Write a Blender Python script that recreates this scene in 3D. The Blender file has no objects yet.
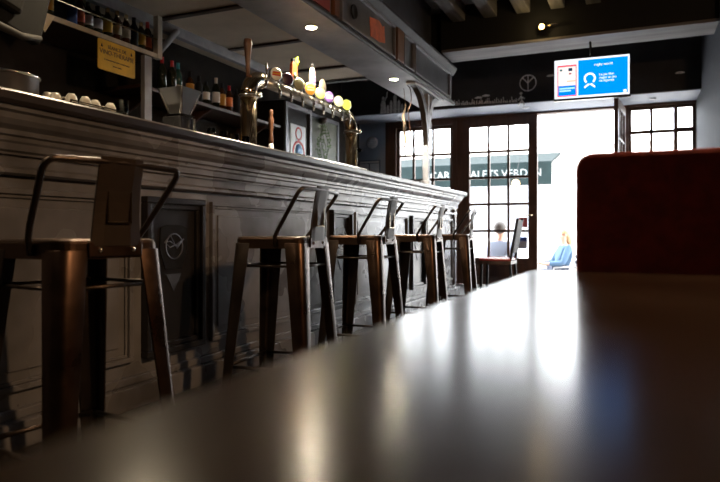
import bpy, bmesh, math, random
from mathutils import Vector, Matrix
random.seed(7)
S = bpy.context.scene
C = S.collection
PI = math.pi
R = math.radians

# ------------------------------------------------------------------ materials
def _nodes(name):
    m = bpy.data.materials.new(name); m.use_nodes = True
    nt = m.node_tree
    return m, nt, nt.nodes['Principled BSDF']

def mat(name, col, rough=.5, metal=0., noise=0., scale=8., detail=6, col2=None, bump=0., rough_var=0., coat=0., emit=None, estr=0., stretch=None, spec=None, bscale=None):
    m, nt, b = _nodes(name)
    b.inputs['Base Color'].default_value = (*col, 1)
    b.inputs['Roughness'].default_value = rough
    b.inputs['Metallic'].default_value = metal
    b.inputs['Coat Weight'].default_value = coat
    if spec is not None: b.inputs['Specular IOR Level'].default_value = spec
    if emit:
        b.inputs['Emission Color'].default_value = (*emit, 1)
        b.inputs['Emission Strength'].default_value = estr
    if noise or bump or rough_var or col2:
        tc = nt.nodes.new('ShaderNodeTexCoord'); mp = nt.nodes.new('ShaderNodeMapping')
        nt.links.new(tc.outputs['Object'], mp.inputs['Vector'])
        if stretch: mp.inputs['Scale'].default_value = stretch
        n = nt.nodes.new('ShaderNodeTexNoise'); n.inputs['Scale'].default_value = scale
        n.inputs['Detail'].default_value = detail; n.inputs['Roughness'].default_value = .6
        nt.links.new(mp.outputs['Vector'], n.inputs['Vector'])
        if noise or col2:
            cr = nt.nodes.new('ShaderNodeValToRGB')
            c2 = col2 or tuple(min(1, c * (1 + noise)) for c in col)
            c1 = col if col2 else tuple(c * (1 - noise) for c in col)
            cr.color_ramp.elements[0].position = .36; cr.color_ramp.elements[1].position = .68
            cr.color_ramp.elements[0].color = (*c1, 1); cr.color_ramp.elements[1].color = (*c2, 1)
            nt.links.new(n.outputs['Fac'], cr.inputs['Fac']); nt.links.new(cr.outputs['Color'], b.inputs['Base Color'])
        if rough_var:
            mr = nt.nodes.new('ShaderNodeMapRange')
            mr.inputs['From Min'].default_value = .3; mr.inputs['From Max'].default_value = .7
            mr.inputs['To Min'].default_value = max(.03, rough - rough_var); mr.inputs['To Max'].default_value = rough + rough_var
            nt.links.new(n.outputs['Fac'], mr.inputs['Value']); nt.links.new(mr.outputs['Result'], b.inputs['Roughness'])
        if bump:
            bp = nt.nodes.new('ShaderNodeBump'); bp.inputs['Strength'].default_value = bump; bp.inputs['Distance'].default_value = .01
            src = n
            if bscale:
                src = nt.nodes.new('ShaderNodeTexNoise'); src.inputs['Scale'].default_value = bscale
                nt.links.new(mp.outputs['Vector'], src.inputs['Vector'])
            nt.links.new(src.outputs['Fac'], bp.inputs['Height']); nt.links.new(bp.outputs['Normal'], b.inputs['Normal'])
    return m

def glass_mat(name, tint=(1, 1, 1), refl=.08, rough=.02):
    m = bpy.data.materials.new(name); m.use_nodes = True
    nt = m.node_tree; nt.nodes.clear()
    out = nt.nodes.new('ShaderNodeOutputMaterial'); mx = nt.nodes.new('ShaderNodeMixShader')
    tr = nt.nodes.new('ShaderNodeBsdfTransparent'); tr.inputs['Color'].default_value = (*tint, 1)
    gl = nt.nodes.new('ShaderNodeBsdfGlossy'); gl.inputs['Roughness'].default_value = rough
    fr = nt.nodes.new('ShaderNodeLayerWeight'); fr.inputs['Blend'].default_value = refl
    nt.links.new(fr.outputs['Fresnel'], mx.inputs['Fac'])
    nt.links.new(tr.outputs[0], mx.inputs[1]); nt.links.new(gl.outputs[0], mx.inputs[2])
    nt.links.new(mx.outputs[0], out.inputs['Surface'])
    return m

def emit_mat(name, col, s):
    m = bpy.data.materials.new(name); m.use_nodes = True
    nt = m.node_tree; nt.nodes.clear()
    out = nt.nodes.new('ShaderNodeOutputMaterial'); e = nt.nodes.new('ShaderNodeEmission')
    e.inputs['Color'].default_value = (*col, 1); e.inputs['Strength'].default_value = s
    nt.links.new(e.outputs[0], out.inputs['Surface'])
    return m

def floor_mat():
    m, nt, b = _nodes('dark floor tiles')
    tc = nt.nodes.new('ShaderNodeTexCoord'); br = nt.nodes.new('ShaderNodeTexBrick')
    br.offset = 0; br.inputs['Scale'].default_value = 1
    br.inputs['Brick Width'].default_value = .33; br.inputs['Row Height'].default_value = .33
    br.inputs['Mortar Size'].default_value = .004
    br.inputs['Color1'].default_value = (.035, .03, .027, 1); br.inputs['Color2'].default_value = (.05, .043, .038, 1)
    br.inputs['Mortar'].default_value = (.012, .011, .01, 1)
    nt.links.new(tc.outputs['Object'], br.inputs['Vector']); nt.links.new(br.outputs['Color'], b.inputs['Base Color'])
    b.inputs['Roughness'].default_value = .35
    bp = nt.nodes.new('ShaderNodeBump'); bp.inputs['Strength'].default_value = .3; bp.inputs['Distance'].default_value = .003; bp.invert = True
    nt.links.new(br.outputs['Fac'], bp.inputs['Height']); nt.links.new(bp.outputs['Normal'], b.inputs['Normal'])
    return m

M = dict(
    floor=floor_mat(),
    bar=mat('scuffed black bar paint', (.075, .070, .070), .27, 0, scale=1.9, col2=(.21, .205, .22), rough_var=.05, bump=.0, detail=3, spec=.8),
    bar_dark=mat('black gloss trim', (.018, .016, .016), .28, 0, noise=.3, scale=5),
    counter=mat('dark waxed counter', (.018, .013, .010), .32, 0, noise=.4, scale=6, stretch=(1, .15, 1), rough_var=.06),
    canopy=mat('grey brushed canopy paint', (.10, .10, .115), .42, .0, scale=3, col2=(.19, .19, .215), rough_var=.08),
    canopy_under=mat('pale grey canopy underside', (.30, .31, .34), .45, 0, scale=2.2, col2=(.5, .51, .54)),
    canopy_panel=mat('dark slate panel', (.05, .052, .065), .4, 0, noise=.35, scale=5),
    brown=mat('dark brown stained wood', (.055, .025, .014), .45, 0, noise=.4, scale=5, stretch=(3, 3, .4)),
    brown2=mat('reddish brown wood', (.13, .05, .022), .4, 0, noise=.4, scale=7, stretch=(3, 3, .4)),
    frame=mat('brown window joinery', (.085, .034, .017), .5, 0, noise=.3, scale=7, stretch=(3, 3, .4)),
    black=mat('matt black', (.012, .012, .013), .65, spec=.2),
    blackgloss=mat('gloss black plastic', (.016, .016, .017), .22),
    chalk=mat('blackboard paint', (.014, .013, .015), .7, noise=.3, scale=6),
    chalkwhite=mat('white chalk', (.75, .75, .78), .9, noise=.4, scale=60),
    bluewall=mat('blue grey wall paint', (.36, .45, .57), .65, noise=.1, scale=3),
    lintel=mat('pale blue plaster', (.30, .34, .42), .6, noise=.08, scale=3),
    beam_lit=mat('beam underside painted lit', (.11, .10, .105), .7, scale=2.5, col2=(.20, .185, .19), stretch=(.4, 4, 4)),
    darkwall=mat('dark brown back wall', (.016, .012, .009), .8, spec=.12, noise=.3, scale=4),
    plaster=mat('cream ceiling board', (.66, .56, .43), .7, noise=.1, scale=2),
    crown=mat('grey crown beam paint', (.34, .34, .36), .5, noise=.2, scale=5),
    ceil=mat('pale blue ceiling plaster', (.74, .79, .88), .8, noise=.08, scale=3),
    joist=mat('worn grey joist', (.15, .145, .15), .6, noise=.4, scale=6, stretch=(4, .4, 4)),
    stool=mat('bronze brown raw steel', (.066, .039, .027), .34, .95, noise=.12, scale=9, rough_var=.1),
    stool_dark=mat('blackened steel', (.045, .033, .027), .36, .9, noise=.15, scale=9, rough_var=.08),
    splat=mat('dull brown steel', (.030, .020, .014), .5, .6, noise=.12, spec=.3),
    deepcanopy=mat('dark canopy moulding', (.035, .035, .042), .6, 0, noise=.2, spec=.2),
    bluewall_shaded=mat('blue grey wall paint darkened as shade', (.034, .044, .064), .8, noise=.1),  # darker copy of the blue wall paint, shade put into the colour
    chrome=mat('polished chrome', (.78, .76, .72), .12, 1),
    brass=mat('polished brass steel', (.66, .52, .33), .10, 1),
    dimsteel=mat('dim steel', (.16, .16, .17), .45, .9),
    steel=mat('brushed steel', (.42, .42, .42), .32, 1, noise=.15, scale=12),
    wood=mat('oak turned wood', (.11, .045, .02), .4, noise=.35, scale=12, stretch=(4, 4, .6)),
    table=mat('glossy dark table lacquer', (.022, .014, .009), .20, 0, noise=.2, scale=3, spec=.28, rough_var=.02),
    red=mat('red velvet', (.22, .013, .005), .85, noise=.25, scale=30, bump=.2, bscale=300),
    white=mat('white paint', (.75, .75, .75), .5),
    ceramic=mat('white glazed ceramic', (.46, .44, .39), .3),
    glass=glass_mat('window glass', refl=.06),
    clear=glass_mat('clear drinking glass', tint=(.86, .88, .87), refl=.35),
    hopper=glass_mat('smoky hopper plastic', tint=(.80, .78, .76), refl=.6, rough=.35),
    yellow=mat('yellow enamel sign', (.62, .37, .012), .45, noise=.12, scale=8),
    ink=mat('black ink', (.02, .02, .02), .5),
    orange=mat('faded orange paint', (.62, .12, .03), .5, noise=.25, scale=12),
    cream=mat('cream label', (.70, .62, .44), .6),
    wine=mat('dark wine glass', (.012, .018, .010), .08, spec=.7),
    winebrown=mat('brown bottle glass', (.05, .018, .006), .1, spec=.7),
    green=mat('green bottle glass', (.012, .06, .045), .1, spec=.7),
    redcap=mat('red capsule foil', (.55, .015, .02), .35),
    leaf=mat('leaf green', (.10, .16, .05), .6, noise=.3, scale=20),
    skin=mat('skin', (.52, .30, .21), .5),
    hair_dark=mat('dark hair', (.04, .028, .02), .6), hair_blonde=mat('blonde hair', (.48, .30, .15), .6, noise=.25, scale=60),
    shirt=mat('grey shirt cloth', (.20, .23, .29), .85), blue=mat('light blue cloth', (.06, .115, .19), .85),
    jeans=mat('dark denim', (.06, .07, .10), .9), shoe=mat('dark shoe', (.03, .03, .03), .5),
    pave=mat('pale paving', (.42, .40, .38), .8, noise=.12, scale=4),
    facade=mat('cream render facade', (.66, .63, .58), .9, noise=.06, scale=1),
    awning=mat('dark teal awning', (.007, .0125, .013), .9, noise=.2, scale=5, spec=.1),
    shopglass=mat('shop glazing', (.5, .52, .54), .15),
)
def cm(name, col, rough=.45, metal=0):
    if name not in M: M[name] = mat(name, col, rough, metal)
    return M[name]

# ------------------------------------------------------------------ mesh helpers
def B(): return bmesh.new()

def box(bm, x0, y0, z0, x1, y1, z1, mtx=None):
    vs = [bm.verts.new((x, y, z)) for x in (x0, x1) for y in (y0, y1) for z in (z0, z1)]
    if mtx:
        for v in vs: v.co = mtx @ v.co
    q = [(0, 1, 3, 2), (4, 6, 7, 5), (0, 4, 5, 1), (2, 3, 7, 6), (0, 2, 6, 4), (1, 5, 7, 3)]
    for f in q: bm.faces.new([vs[i] for i in f])
    return bm

def cbox(bm, c, s, mtx=None):
    return box(bm, c[0]-s[0]/2, c[1]-s[1]/2, c[2]-s[2]/2, c[0]+s[0]/2, c[1]+s[1]/2, c[2]+s[2]/2, mtx)

def tube(bm, pts, r, seg=10, closed=False):
    pts = [Vector(p) for p in pts]; n = len(pts)
    rs = r if isinstance(r, (list, tuple)) else [r]*n
    rings = []; prev = None
    for i, p in enumerate(pts):
        a = pts[i-1] if (i > 0 or closed) else p
        b = pts[(i+1) % n] if (i < n-1 or closed) else p
        t = (b-a).normalized()
        if prev is None:
            u = t.orthogonal().normalized()
        else:
            u = (prev - t*prev.dot(t)).normalized()
        prev = u; w = t.cross(u)
        rings.append([bm.verts.new(p + (u*math.cos(2*PI*k/seg) + w*math.sin(2*PI*k/seg))*rs[i]) for k in range(seg)])
    m = n if closed else n-1
    for i in range(m):
        A, Bb = rings[i], rings[(i+1) % n]
        for k in range(seg):
            f = bm.faces.new((A[k], A[(k+1) % seg], Bb[(k+1) % seg], Bb[k])); f.smooth = True
    if not closed:
        bm.faces.new(rings[0][::-1]); bm.faces.new(rings[-1])
    return bm

def lathe(bm, prof, seg=20, c=(0, 0, 0), axis='z', sy=1., ring=False):
    c = Vector(c)
    def pt(r, h, a):
        x, y = r*math.cos(a), r*math.sin(a)*sy
        if axis == 'z': return c+Vector((x, y, h))
        if axis == 'x': return c+Vector((h, x, y))
        return c+Vector((x, h, y))
    rings = []
    for r, h in prof:
        if r < 1e-6: rings.append([bm.verts.new(pt(0, h, 0))])
        else: rings.append([bm.verts.new(pt(r, h, 2*PI*k/seg)) for k in range(seg)])
    for A, Bb in zip(rings, rings[1:]):
        for k in range(seg):
            k2 = (k+1) % seg
            if len(A) == 1 and len(Bb) == 1: break
            if len(A) == 1: f = bm.faces.new((A[0], Bb[k], Bb[k2]))
            elif len(Bb) == 1: f = bm.faces.new((A[k], A[k2], Bb[0]))
            else: f = bm.faces.new((A[k], A[k2], Bb[k2], Bb[k]))
            f.smooth = True
    if ring:
        A, Bb = rings[-1], rings[0]
        for k in range(seg): bm.faces.new((A[k], A[(k+1) % seg], Bb[(k+1) % seg], Bb[k]))
        return bm
    if len(rings[0]) > 1: bm.faces.new(rings[0][::-1])
    if len(rings[-1]) > 1: bm.faces.new(rings[-1])
    return bm

def prism(bm, poly, h0, h1, axis='x'):
    """extrude a 2D polygon; axis x: poly=(y,z); y: poly=(x,z); z: poly=(x,y)"""
    def pt(a, b, h):
        return {'x': (h, a, b), 'y': (a, h, b), 'z': (a, b, h)}[axis]
    A = [bm.verts.new(pt(a, b, h0)) for a, b in poly]; Z = [bm.verts.new(pt(a, b, h1)) for a, b in poly]
    bm.faces.new(A[::-1]); bm.faces.new(Z); n = len(poly)
    for i in range(n): bm.faces.new((A[i], A[(i+1) % n], Z[(i+1) % n], Z[i]))
    return bm

def frame(bm, plane, a0, b0, a1, b1, w, d0, d1):
    """rectangular frame; plane 'x' -> a=y b=z thickness in x ; 'y' -> a=x b=z thickness in y"""
    for (p, q, r_, s_) in ((a0, b0, a1, b0+w), (a0, b1-w, a1, b1), (a0, b0+w, a0+w, b1-w), (a1-w, b0+w, a1, b1-w)):
        if plane == 'x': box(bm, d0, p, q, d1, r_, s_)
        else: box(bm, p, d0, q, r_, d1, s_)
    return bm

def obj(name, bm, m, parent=None, bevel=0, loc=None, sm=False, rot=None):
    bmesh.ops.recalc_face_normals(bm, faces=bm.faces)
    if sm:
        for f in bm.faces: f.smooth = True
    me = bpy.data.meshes.new(name); bm.to_mesh(me); bm.free()
    o = bpy.data.objects.new(name, me); C.objects.link(o)
    me.materials.append(M[m] if isinstance(m, str) else m)
    if parent: o.parent = parent
    if loc is not None: o.location = loc
    if rot is not None: o.rotation_euler = rot
    if bevel:
        b = o.modifiers.new('bevel', 'BEVEL'); b.width = bevel; b.segments = 2; b.limit_method = 'ANGLE'
    return o

def tag(o, label=None, cat=None, group=None, kind=None):
    if label: o['label'] = label
    if cat: o['category'] = cat
    if group: o['group'] = group
    if kind: o['kind'] = kind
    return o

def thing(name, label, cat, loc=(0, 0, 0), rz=0, group=None):
    o = bpy.data.objects.new(name, None); C.objects.link(o); o.empty_display_size = .1
    o.location = loc; o.rotation_euler = (0, 0, rz)
    return tag(o, label, cat, group)

def struct(name, bm, m, parent=None, **k):
    o = obj(name, bm, m, parent, **k)
    if not parent: o['kind'] = 'structure'
    return o

def dup(root, loc, rz=None, label=None):
    r = root.copy(); C.objects.link(r); r.location = loc
    if rz is not None: r.rotation_euler = (0, 0, rz)
    if label: r['label'] = label
    for ch in list(root.children):
        c = ch.copy(); C.objects.link(c); c.parent = r
        for g in list(ch.children):
            d = g.copy(); C.objects.link(d); d.parent = c
    return r

def text(name, s, size, m, mtx, parent=None, depth=.001, align='CENTER', sx=1.):
    cu = bpy.data.curves.new(name, 'FONT'); cu.body = s; cu.size = size; cu.align_x = align; cu.align_y = 'CENTER'; cu.extrude = depth
    cu.resolution_u = 3
    t = bpy.data.objects.new(name, cu); C.objects.link(t)
    bpy.context.view_layer.update()
    me = bpy.data.meshes.new_from_object(t.evaluated_get(bpy.context.evaluated_depsgraph_get()))
    C.objects.unlink(t); bpy.data.objects.remove(t)
    me.transform(mtx @ Matrix.Diagonal((sx, 1, 1, 1)))
    me.materials.clear(); me.materials.append(M[m] if isinstance(m, str) else m)
    o = bpy.data.objects.new(name, me); C.objects.link(o)
    if parent: o.parent = parent
    return o

def face_px(x, y, z):   # text lying in the YZ plane, read from +X looking to -X
    return Matrix.Translation((x, y, z)) @ Matrix(((0, 0, 1, 0), (1, 0, 0, 0), (0, 1, 0, 0), (0, 0, 0, 1)))
def face_ny(x, y, z):   # text in the XZ plane, read from -Y
    return Matrix.Translation((x, y, z)) @ Matrix.Rotation(PI/2, 4, 'X')

# ================================================================== SETTING
CEIL = 3.25
struct('floor', box(B(), -4.1, -3.0, -.12, 2.0, 9.4, 0), 'floor')
struct('wall_left', box(B(), -4.3, -3.0, 0, -4.1, 9.4, CEIL), 'darkwall')
struct('wall_right', box(B(), 2.0, -3.0, 0, 2.2, 6.2, CEIL), 'darkwall')
struct('wall_right_near_window', box(B(), .70, 6.2, 0, 2.2, 9.4, CEIL), 'bluewall_shaded')
struct('wall_back', box(B(), -4.3, -3.2, 0, 2.2, -3.0, CEIL), 'darkwall')
struct('ceiling', box(B(), -4.3, -3.2, CEIL, 2.2, 9.6, CEIL+.15), 'ceil')
# low ceiling above the service side of the bar, and the bulkhead which closes it
low = struct('ceiling_over_bar', box(B(), -4.1, -3.0, 2.60, -2.36, 6.9, 2.64), 'plaster')
struct('trim_1', box(B(), -4.1, 6.9, 2.58, -2.36, 6.98, CEIL), 'joist')
for k, yy in enumerate((-1.2, .2, 1.3, 2.35, 3.35, 4.33, 5.33, 6.35)):
    struct('trim_%d' % (k+2), box(B(), -3.73, yy-.03, 2.585, -2.39, yy+.03, 2.60), 'brown')
cb = box(B(), -3.79, -3, 2.507, -3.73, 6.9, 2.598)
struct('trim_10', cb, 'crown', bevel=.006)
# joists on the right half
for k in range(8):
    x = -1.86 + k*.345
    if x > .6: x += .0
    struct('trim_%d' % (20+k), box(B(), x, -3.0, 3.07, x+.14, 6.83 if x < .5 else 6.2, CEIL), 'joist', bevel=.01)

# front wall (with window and door openings)
WY0, WY1 = 9.4, 9.58
fb = B()
box(fb, -4.3, WY0, -.5, -3.65, WY1, CEIL)
struct('wall_front', fb, 'bluewall')
wf = B()
def wbox(x0, z0, x1, z1): box(wf, x0, WY0+.0, z0, x1, WY1, z1)
wbox(-3.65, -.5, -3.47, 2.50); wbox(-2.57, -.5, -2.50, 2.50)
wbox(-3.47, -.5, -2.57, .34); wbox(-3.47, 2.40, -2.57, 2.50)
wbox(-2.50, 2.47, .72, 2.50)
wbox(-.17, -.5, -.12, 2.47)
wbox(-.12, -.5, .72, .34)
wbox(.695, .34, .72, 2.47)
struct('wall_front_joinery', wf, 'frame', bevel=.004)
struct('wall_front_top', box(B(), -3.65, WY0, 2.5, .72, WY1, CEIL), 'chalk')
# boxed bulkhead with the blackboard frieze, pale underside
struct('wall_frieze', box(B(), -4.1, 8.72, 2.512, .70, 8.76, CEIL), 'chalk')
struct('trim_11', box(B(), -4.1, 8.72, 2.50, .70, 9.4, 2.512), 'lintel')
# wood panelling below the left window
tp = B()
frame(tp, 'y', -3.42, .06, -2.62, .31, .05, 9.385, 9.40)
struct('baseboard_front', tp, 'frame')
struct('baseboard_left', box(B(), -4.1, 7.9, 0, -4.085, 9.4, .12), 'brown')

def window(name, x0, x1, zs, xs, y=9.45, w=.045, bar=.034):
    """frame + glazing bars + one glass sheet"""
    bm = B()
    frame(bm, 'y', x0, zs[0]-w, x1, zs[-1]+w, w, y, y+.06)
    for x in xs: box(bm, x-bar/2, y+.005, zs[0], x+bar/2, y+.05, zs[-1])
    for z in zs[1:-1]: box(bm, x0+w, y+.008, z-bar/2, x1-w, y+.047, z+bar/2)
    o = struct(name, bm, 'frame')
    obj('pane', box(B(), x0+w*.8, y+.024, zs[0]-.01, x1-w*.8, y+.03, zs[-1]+.01), 'glass', o)
    return o
Z5 = [.40, .795, 1.19, 1.584, 1.965, 2.337]
window('window_1', -3.47, -2.57, [.385]+Z5[1:5]+[2.355], (-3.20, -2.89))
# glazed leaf beside the doorway (closed)
d1 = B()
for (a, b, c, d) in ((-2.50, 0, -2.31, 2.47), (-1.45, 0, -1.324, 2.47), (-2.31, 0, -1.45, .40), (-2.31, 2.337, -1.45, 2.47)):
    box(d1, a, 9.42, b, c, 9.48, d)
for x in (-2.024, -1.737): box(d1, x-.017, 9.43, .40, x+.017, 9.47, 2.337)
for z in Z5[1:-1]: box(d1, -2.31, 9.432, z-.018, -1.45, 9.468, z+.018)
o = struct('door_1', d1, 'frame')
obj('pane', box(B(), -2.315, 9.447, .39, -1.445, 9.453, 2.345), 'glass', o)
rp = frame(B(), 'y', -2.28, .08, -1.48, .33, .04, 9.405, 9.42)
obj('raised_panel', rp, 'frame', o, bevel=.004)
hb = B(); tube(hb, [(-1.385, 9.42, 1.02), (-1.385, 9.37, 1.02), (-1.49, 9.37, 1.02)], .009)
obj('handle', hb, 'brass', o)
# the open leaf, swung into the room on the right jamb
d2 = B()
for (a, b, c, d) in ((-.85, .02, -.75, 2.45), (-.10, .02, 0, 2.45), (-.75, .02, -.10, .40), (-.75, 2.337, -.10, 2.45)):
    box(d2, -.025, a, b, .025, c, d)
for y in (-.535, -.32): box(d2, -.018, y-.012, .40, .018, y+.012, 2.337)
for z in Z5[1:-1]: box(d2, -.018, -.75, z-.013, .018, -.10, z+.013)
o = struct('door_2', d2, 'frame', loc=(-.175, 9.38, 0), rot=(0, 0, R(-5)))
obj('pane', box(B(), -.003, -.76, .39, .003, -.09, 2.345), 'glass', o)
hb = B(); tube(hb, [(0, -.81, 1.02), (-.06, -.81, 1.02), (-.06, -.71, 1.02)], .009)
obj('handle', hb, 'brass', o)
# right-hand glazing
w3 = B()
y = 9.44
frame(w3, 'y', -.12, .34, .695, 2.47, .04, y, y+.06)
box(w3, .145, y, .38, .182, y+.05, 2.43)
box(w3, .435, y, .38, .483, y+.06, 2.43)
box(w3, -.08, y, 2.105, .435, y+.05, 2.15); box(w3, .483, y, 2.105, .655, y+.05, 2.165)
box(w3, -.08, y, 1.2, .655, y+.05, 1.24)
o = struct('window_2', w3, 'frame')
obj('pane', box(B(), -.09, y+.026, .37, .665, y+.032, 2.44), 'glass', o)

# main cross beam
bm_ = B(); box(bm_, -4.1, 6.99, 2.775, .70, 7.22, CEIL); box(bm_, -2.0, 6.83, 2.775, .70, 6.992, CEIL)
bo = struct('ceiling_beam', bm_, 'black', bevel=.01)
obj('lit_underside_board', box(B(), -1.98, 6.80, 2.745, .695, 7.24, 2.775), 'beam_lit', bo, bevel=.006)  # added board; its pale colour stands in for light on the beam's underside

# ================================================================== BAR
YE = 7.87
bar = thing('bar_counter', 'long grey-black panelled wooden bar running from the left of the picture towards the windows', 'bar', (-2.4, 3.9, 0))
bar_off = Vector((2.4, -3.9, 0))
def bobj(name, bm, m, parent=bar, **k):
    if parent is bar: bmesh.ops.translate(bm, verts=bm.verts, vec=bar_off)
    return obj(name, bm, m, parent, **k)
Y0 = -1.2
bobj('body', box(B(), -2.60, Y0+.05, .10, -2.09, YE-.16, 1.14), 'bar')
pl = B(); box(pl, -2.62, Y0, .0, -2.03, YE-.08, .10); box(pl, -2.62, Y0, .10, -2.065, YE-.12, .135)
bobj('plinth', pl, 'bar', bevel=.006)
# worktop with stepped cornice profile (x,z), swept along y
ct = B(); prism(ct, [(-2.66, 1.255), (-2.66, 1.272), (-1.972, 1.272), (-1.96, 1.262), (-1.96, 1.235), (-1.972, 1.222), (-2.64, 1.222)], Y0, YE, 'y')
bobj('worktop', ct, 'counter', bevel=.002)
co = B()
prof = [(-2.60, 1.14), (-2.60, 1.222), (-1.985, 1.222), (-1.985, 1.205), (-2.0, 1.198), (-2.005, 1.178), (-2.02, 1.160), (-2.035, 1.150), (-2.042, 1.145),
        (-2.042, 1.128), (-2.055, 1.122), (-2.055, 1.108), (-2.062, 1.10), (-2.062, 1.075), (-2.075, 1.068), (-2.075, 1.06), (-2.60, 1.06)]
prism(co, prof, Y0+.02, YE-.06, 'y')
bobj('cornice', co, 'bar')
rl = B(); prism(rl, [(-2.10, .985), (-2.068, .985), (-2.052, .993), (-2.052, 1.008), (-2.065, 1.018), (-2.10, 1.018)], Y0+.04, YE-.13, 'y')
bobj('moulding_rail', rl, 'bar')
# panels : wide and narrow bays
def wide(y0, y1):
    b = B()
    frame(b, 'x', y0, .20, y1, .94, .022, -2.09, -2.068)
    frame(b, 'x', y0+.022, .222, y1-.022, .918, .014, -2.09, -2.080)
    box(b, -2.09, y0+.07, .27, -2.083, y1-.07, .87)
    bobj('wide_panel', b, 'bar', bevel=.003)
for y0, y1 in ((-1.05, .28), (.92, 2.22), (2.80, 4.16), (4.68, 5.96), (6.58, 7.62)): wide(y0, y1)
def narrow(y0, y1):
    b = B()
    frame(b, 'x', y0, .20, y1, .945, .03, -2.09, -2.05)
    frame(b, 'x', y0+.03, .23, y1-.03, .915, .025, -2.09, -2.066)
    o = bobj('niche_frame', b, 'bar_dark', bevel=.004)
    obj('niche_panel', box(B(), -2.095+2.4, y0+.05-3.9, .25, -2.084+2.4, y1-.05-3.9, .90), 'bar_dark', o)
    # emblem plate with small pennant
    yc = (y0+y1)/2-3.9; x = -2.084+2.4
    e = B()
    pts = [(yc-.095, .80), (yc-.10, .70), (yc-.06, .60), (yc+.06, .60), (yc+.10, .70), (yc+.095, .80), (yc+.05, .815), (yc-.05, .815)]
    prism(e, pts, x, x+.006, 'x')
    em = obj('emblem_plate', e, 'blackgloss', o)
    e = B(); prism(e, [(yc-.055, .575), (yc+.055, .575), (yc, .49)], x, x+.005, 'x')
    obj('pennant', e, 'dimsteel', o)
    e = B()
    for r in range(3):
        tube(e, [(x+.007, yc-.07+.0, .73-.0), (x+.007, yc-.03, .765-.03*r), (x+.007, yc+.02, .70+.01*r), (x+.007, yc+.07, .745)], .003, 5)
    lathe(e, [(.058, 0), (.064, 0), (.064, .003), (.058, .003)], 20, (x+.006, yc, .71), 'x', ring=True)
    obj('emblem_motif', e, 'dimsteel', o)
for y0, y1 in ((.36, .82), (2.29, 2.72), (4.24, 4.60), (6.05, 6.50)): narrow(y0, y1)
# end of bar
ep = B(); frame(ep, 'y', -2.56, .2, -2.13, .94, .03, YE-.16, YE-.14)
bobj('end_panel', ep, 'bar')
cl = B(); box(cl, -2.11, YE-.2, .135, -2.06, YE-.135, 1.06)
bobj('corner_post', cl, 'bar', bevel=.005)

# ------------------------------------------------------------------ canopy
can = thing('bar_canopy', 'grey panelled wooden canopy hung above the whole length of the bar', 'canopy', (-2.2, 3.2, 2.26))
coff = Vector((2.2, -3.2, -2.26))
def cobj(name, bm, m, parent=can, **k):
    bmesh.ops.translate(bm, verts=bm.verts, vec=coff)
    return obj(name, bm, m, parent, **k)
CY = 7.30
cobj('underside', box(B(), -2.39, Y0, 2.26, -1.975, CY-.01, 2.275), 'canopy_under')
bx = B(); box(bx, -2.37, Y0, 2.275, -2.0, CY-.02, 2.62)
cobj('box_body', bx, 'canopy')
b = B(); prism(b, [(-2.01, 2.262), (-1.965, 2.262), (-1.955, 2.275), (-1.955, 2.29), (-1.975, 2.31), (-2.01, 2.315)], Y0, CY, 'y')
cobj('lower_moulding', b, 'deepcanopy')
b = B(); prism(b, [(-2.01, 2.61), (-1.985, 2.61), (-1.975, 2.63), (-1.955, 2.66), (-1.945, 2.675), (-1.945, 2.70), (-2.37, 2.71), (-2.37, 2.62), (-2.01, 2.62)], Y0, CY+.02, 'y')
cobj('cornice', b, 'deepcanopy')
b = B(); box(b, -2.34, Y0, 2.71, -2.08, 6.75, 3.24); cobj('upper_fascia', b, 'canopy_panel', bevel=.004)
def cpanel(y0, y1, m='canopy_panel'):
    b = B(); frame(b, 'x', y0, 2.32, y1, 2.61, .02, -2.0, -1.972)
    o = cobj('panel_frame', b, 'canopy', bevel=.003)
    b = B(); box(b, -2.0, y0+.02, 2.34, -1.992, y1-.02, 2.59)
    cobj('panel_board', b, m, o)
cpanel(5.90, 7.14); cpanel(5.58, 5.86); cpanel(4.22, 5.34); cpanel(1.7, 3.0); cpanel(0.2, 1.6)
for y in (5.46, 4.13, 1.65, 0.1):
    b = B(); box(b, -2.0, y-.09 if y > 5 else y-.05, 2.318, -1.965, y+.08 if y > 5 else y+.03, 2.612)
    cobj('pilaster', b, 'brown2', bevel=.004)
# painted marks on the canopy
b = B()
pts = [(4.78, 2.52), (4.98, 2.55), (5.06, 2.52), (5.10, 2.54), (5.12, 2.40), (5.00, 2.375), (4.80, 2.37)]
prism(b, pts, -1.992, -1.988, 'x'); o_ = cobj('painted_mark', b, 'orange')
b = B(); lathe(b, [(.055, 0), (.055, .012), (.048, .014), (.04, .004), (0, .004)], 24, (-1.992, 4.46, 2.46), 'x'); cobj('round_plaque', b, 'black')
b = B(); box(b, -2.0, 3.12, 2.32, -1.975, 4.02, 2.61); pic = cobj('picture_board', b, cm('maroon sign board', (.22, .03, .02)))
for k, (ya, za, yb, zb, mm) in enumerate(((3.62, 2.42, 3.98, 2.57, 'yellow'), (3.25, 2.40, 3.55, 2.55, 'orange'), (3.7, 2.36, 3.92, 2.40, 'redcap'))):
    b = B(); pts = [(ya, za), (yb-.03, za+.01), (yb, zb-.03), (yb-.1, zb), (ya+.02, zb-.01)]
    prism(b, pts, -1.975, -1.97+.001*k, 'x'); cobj('picture_shape', b, mm, pic)

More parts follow.
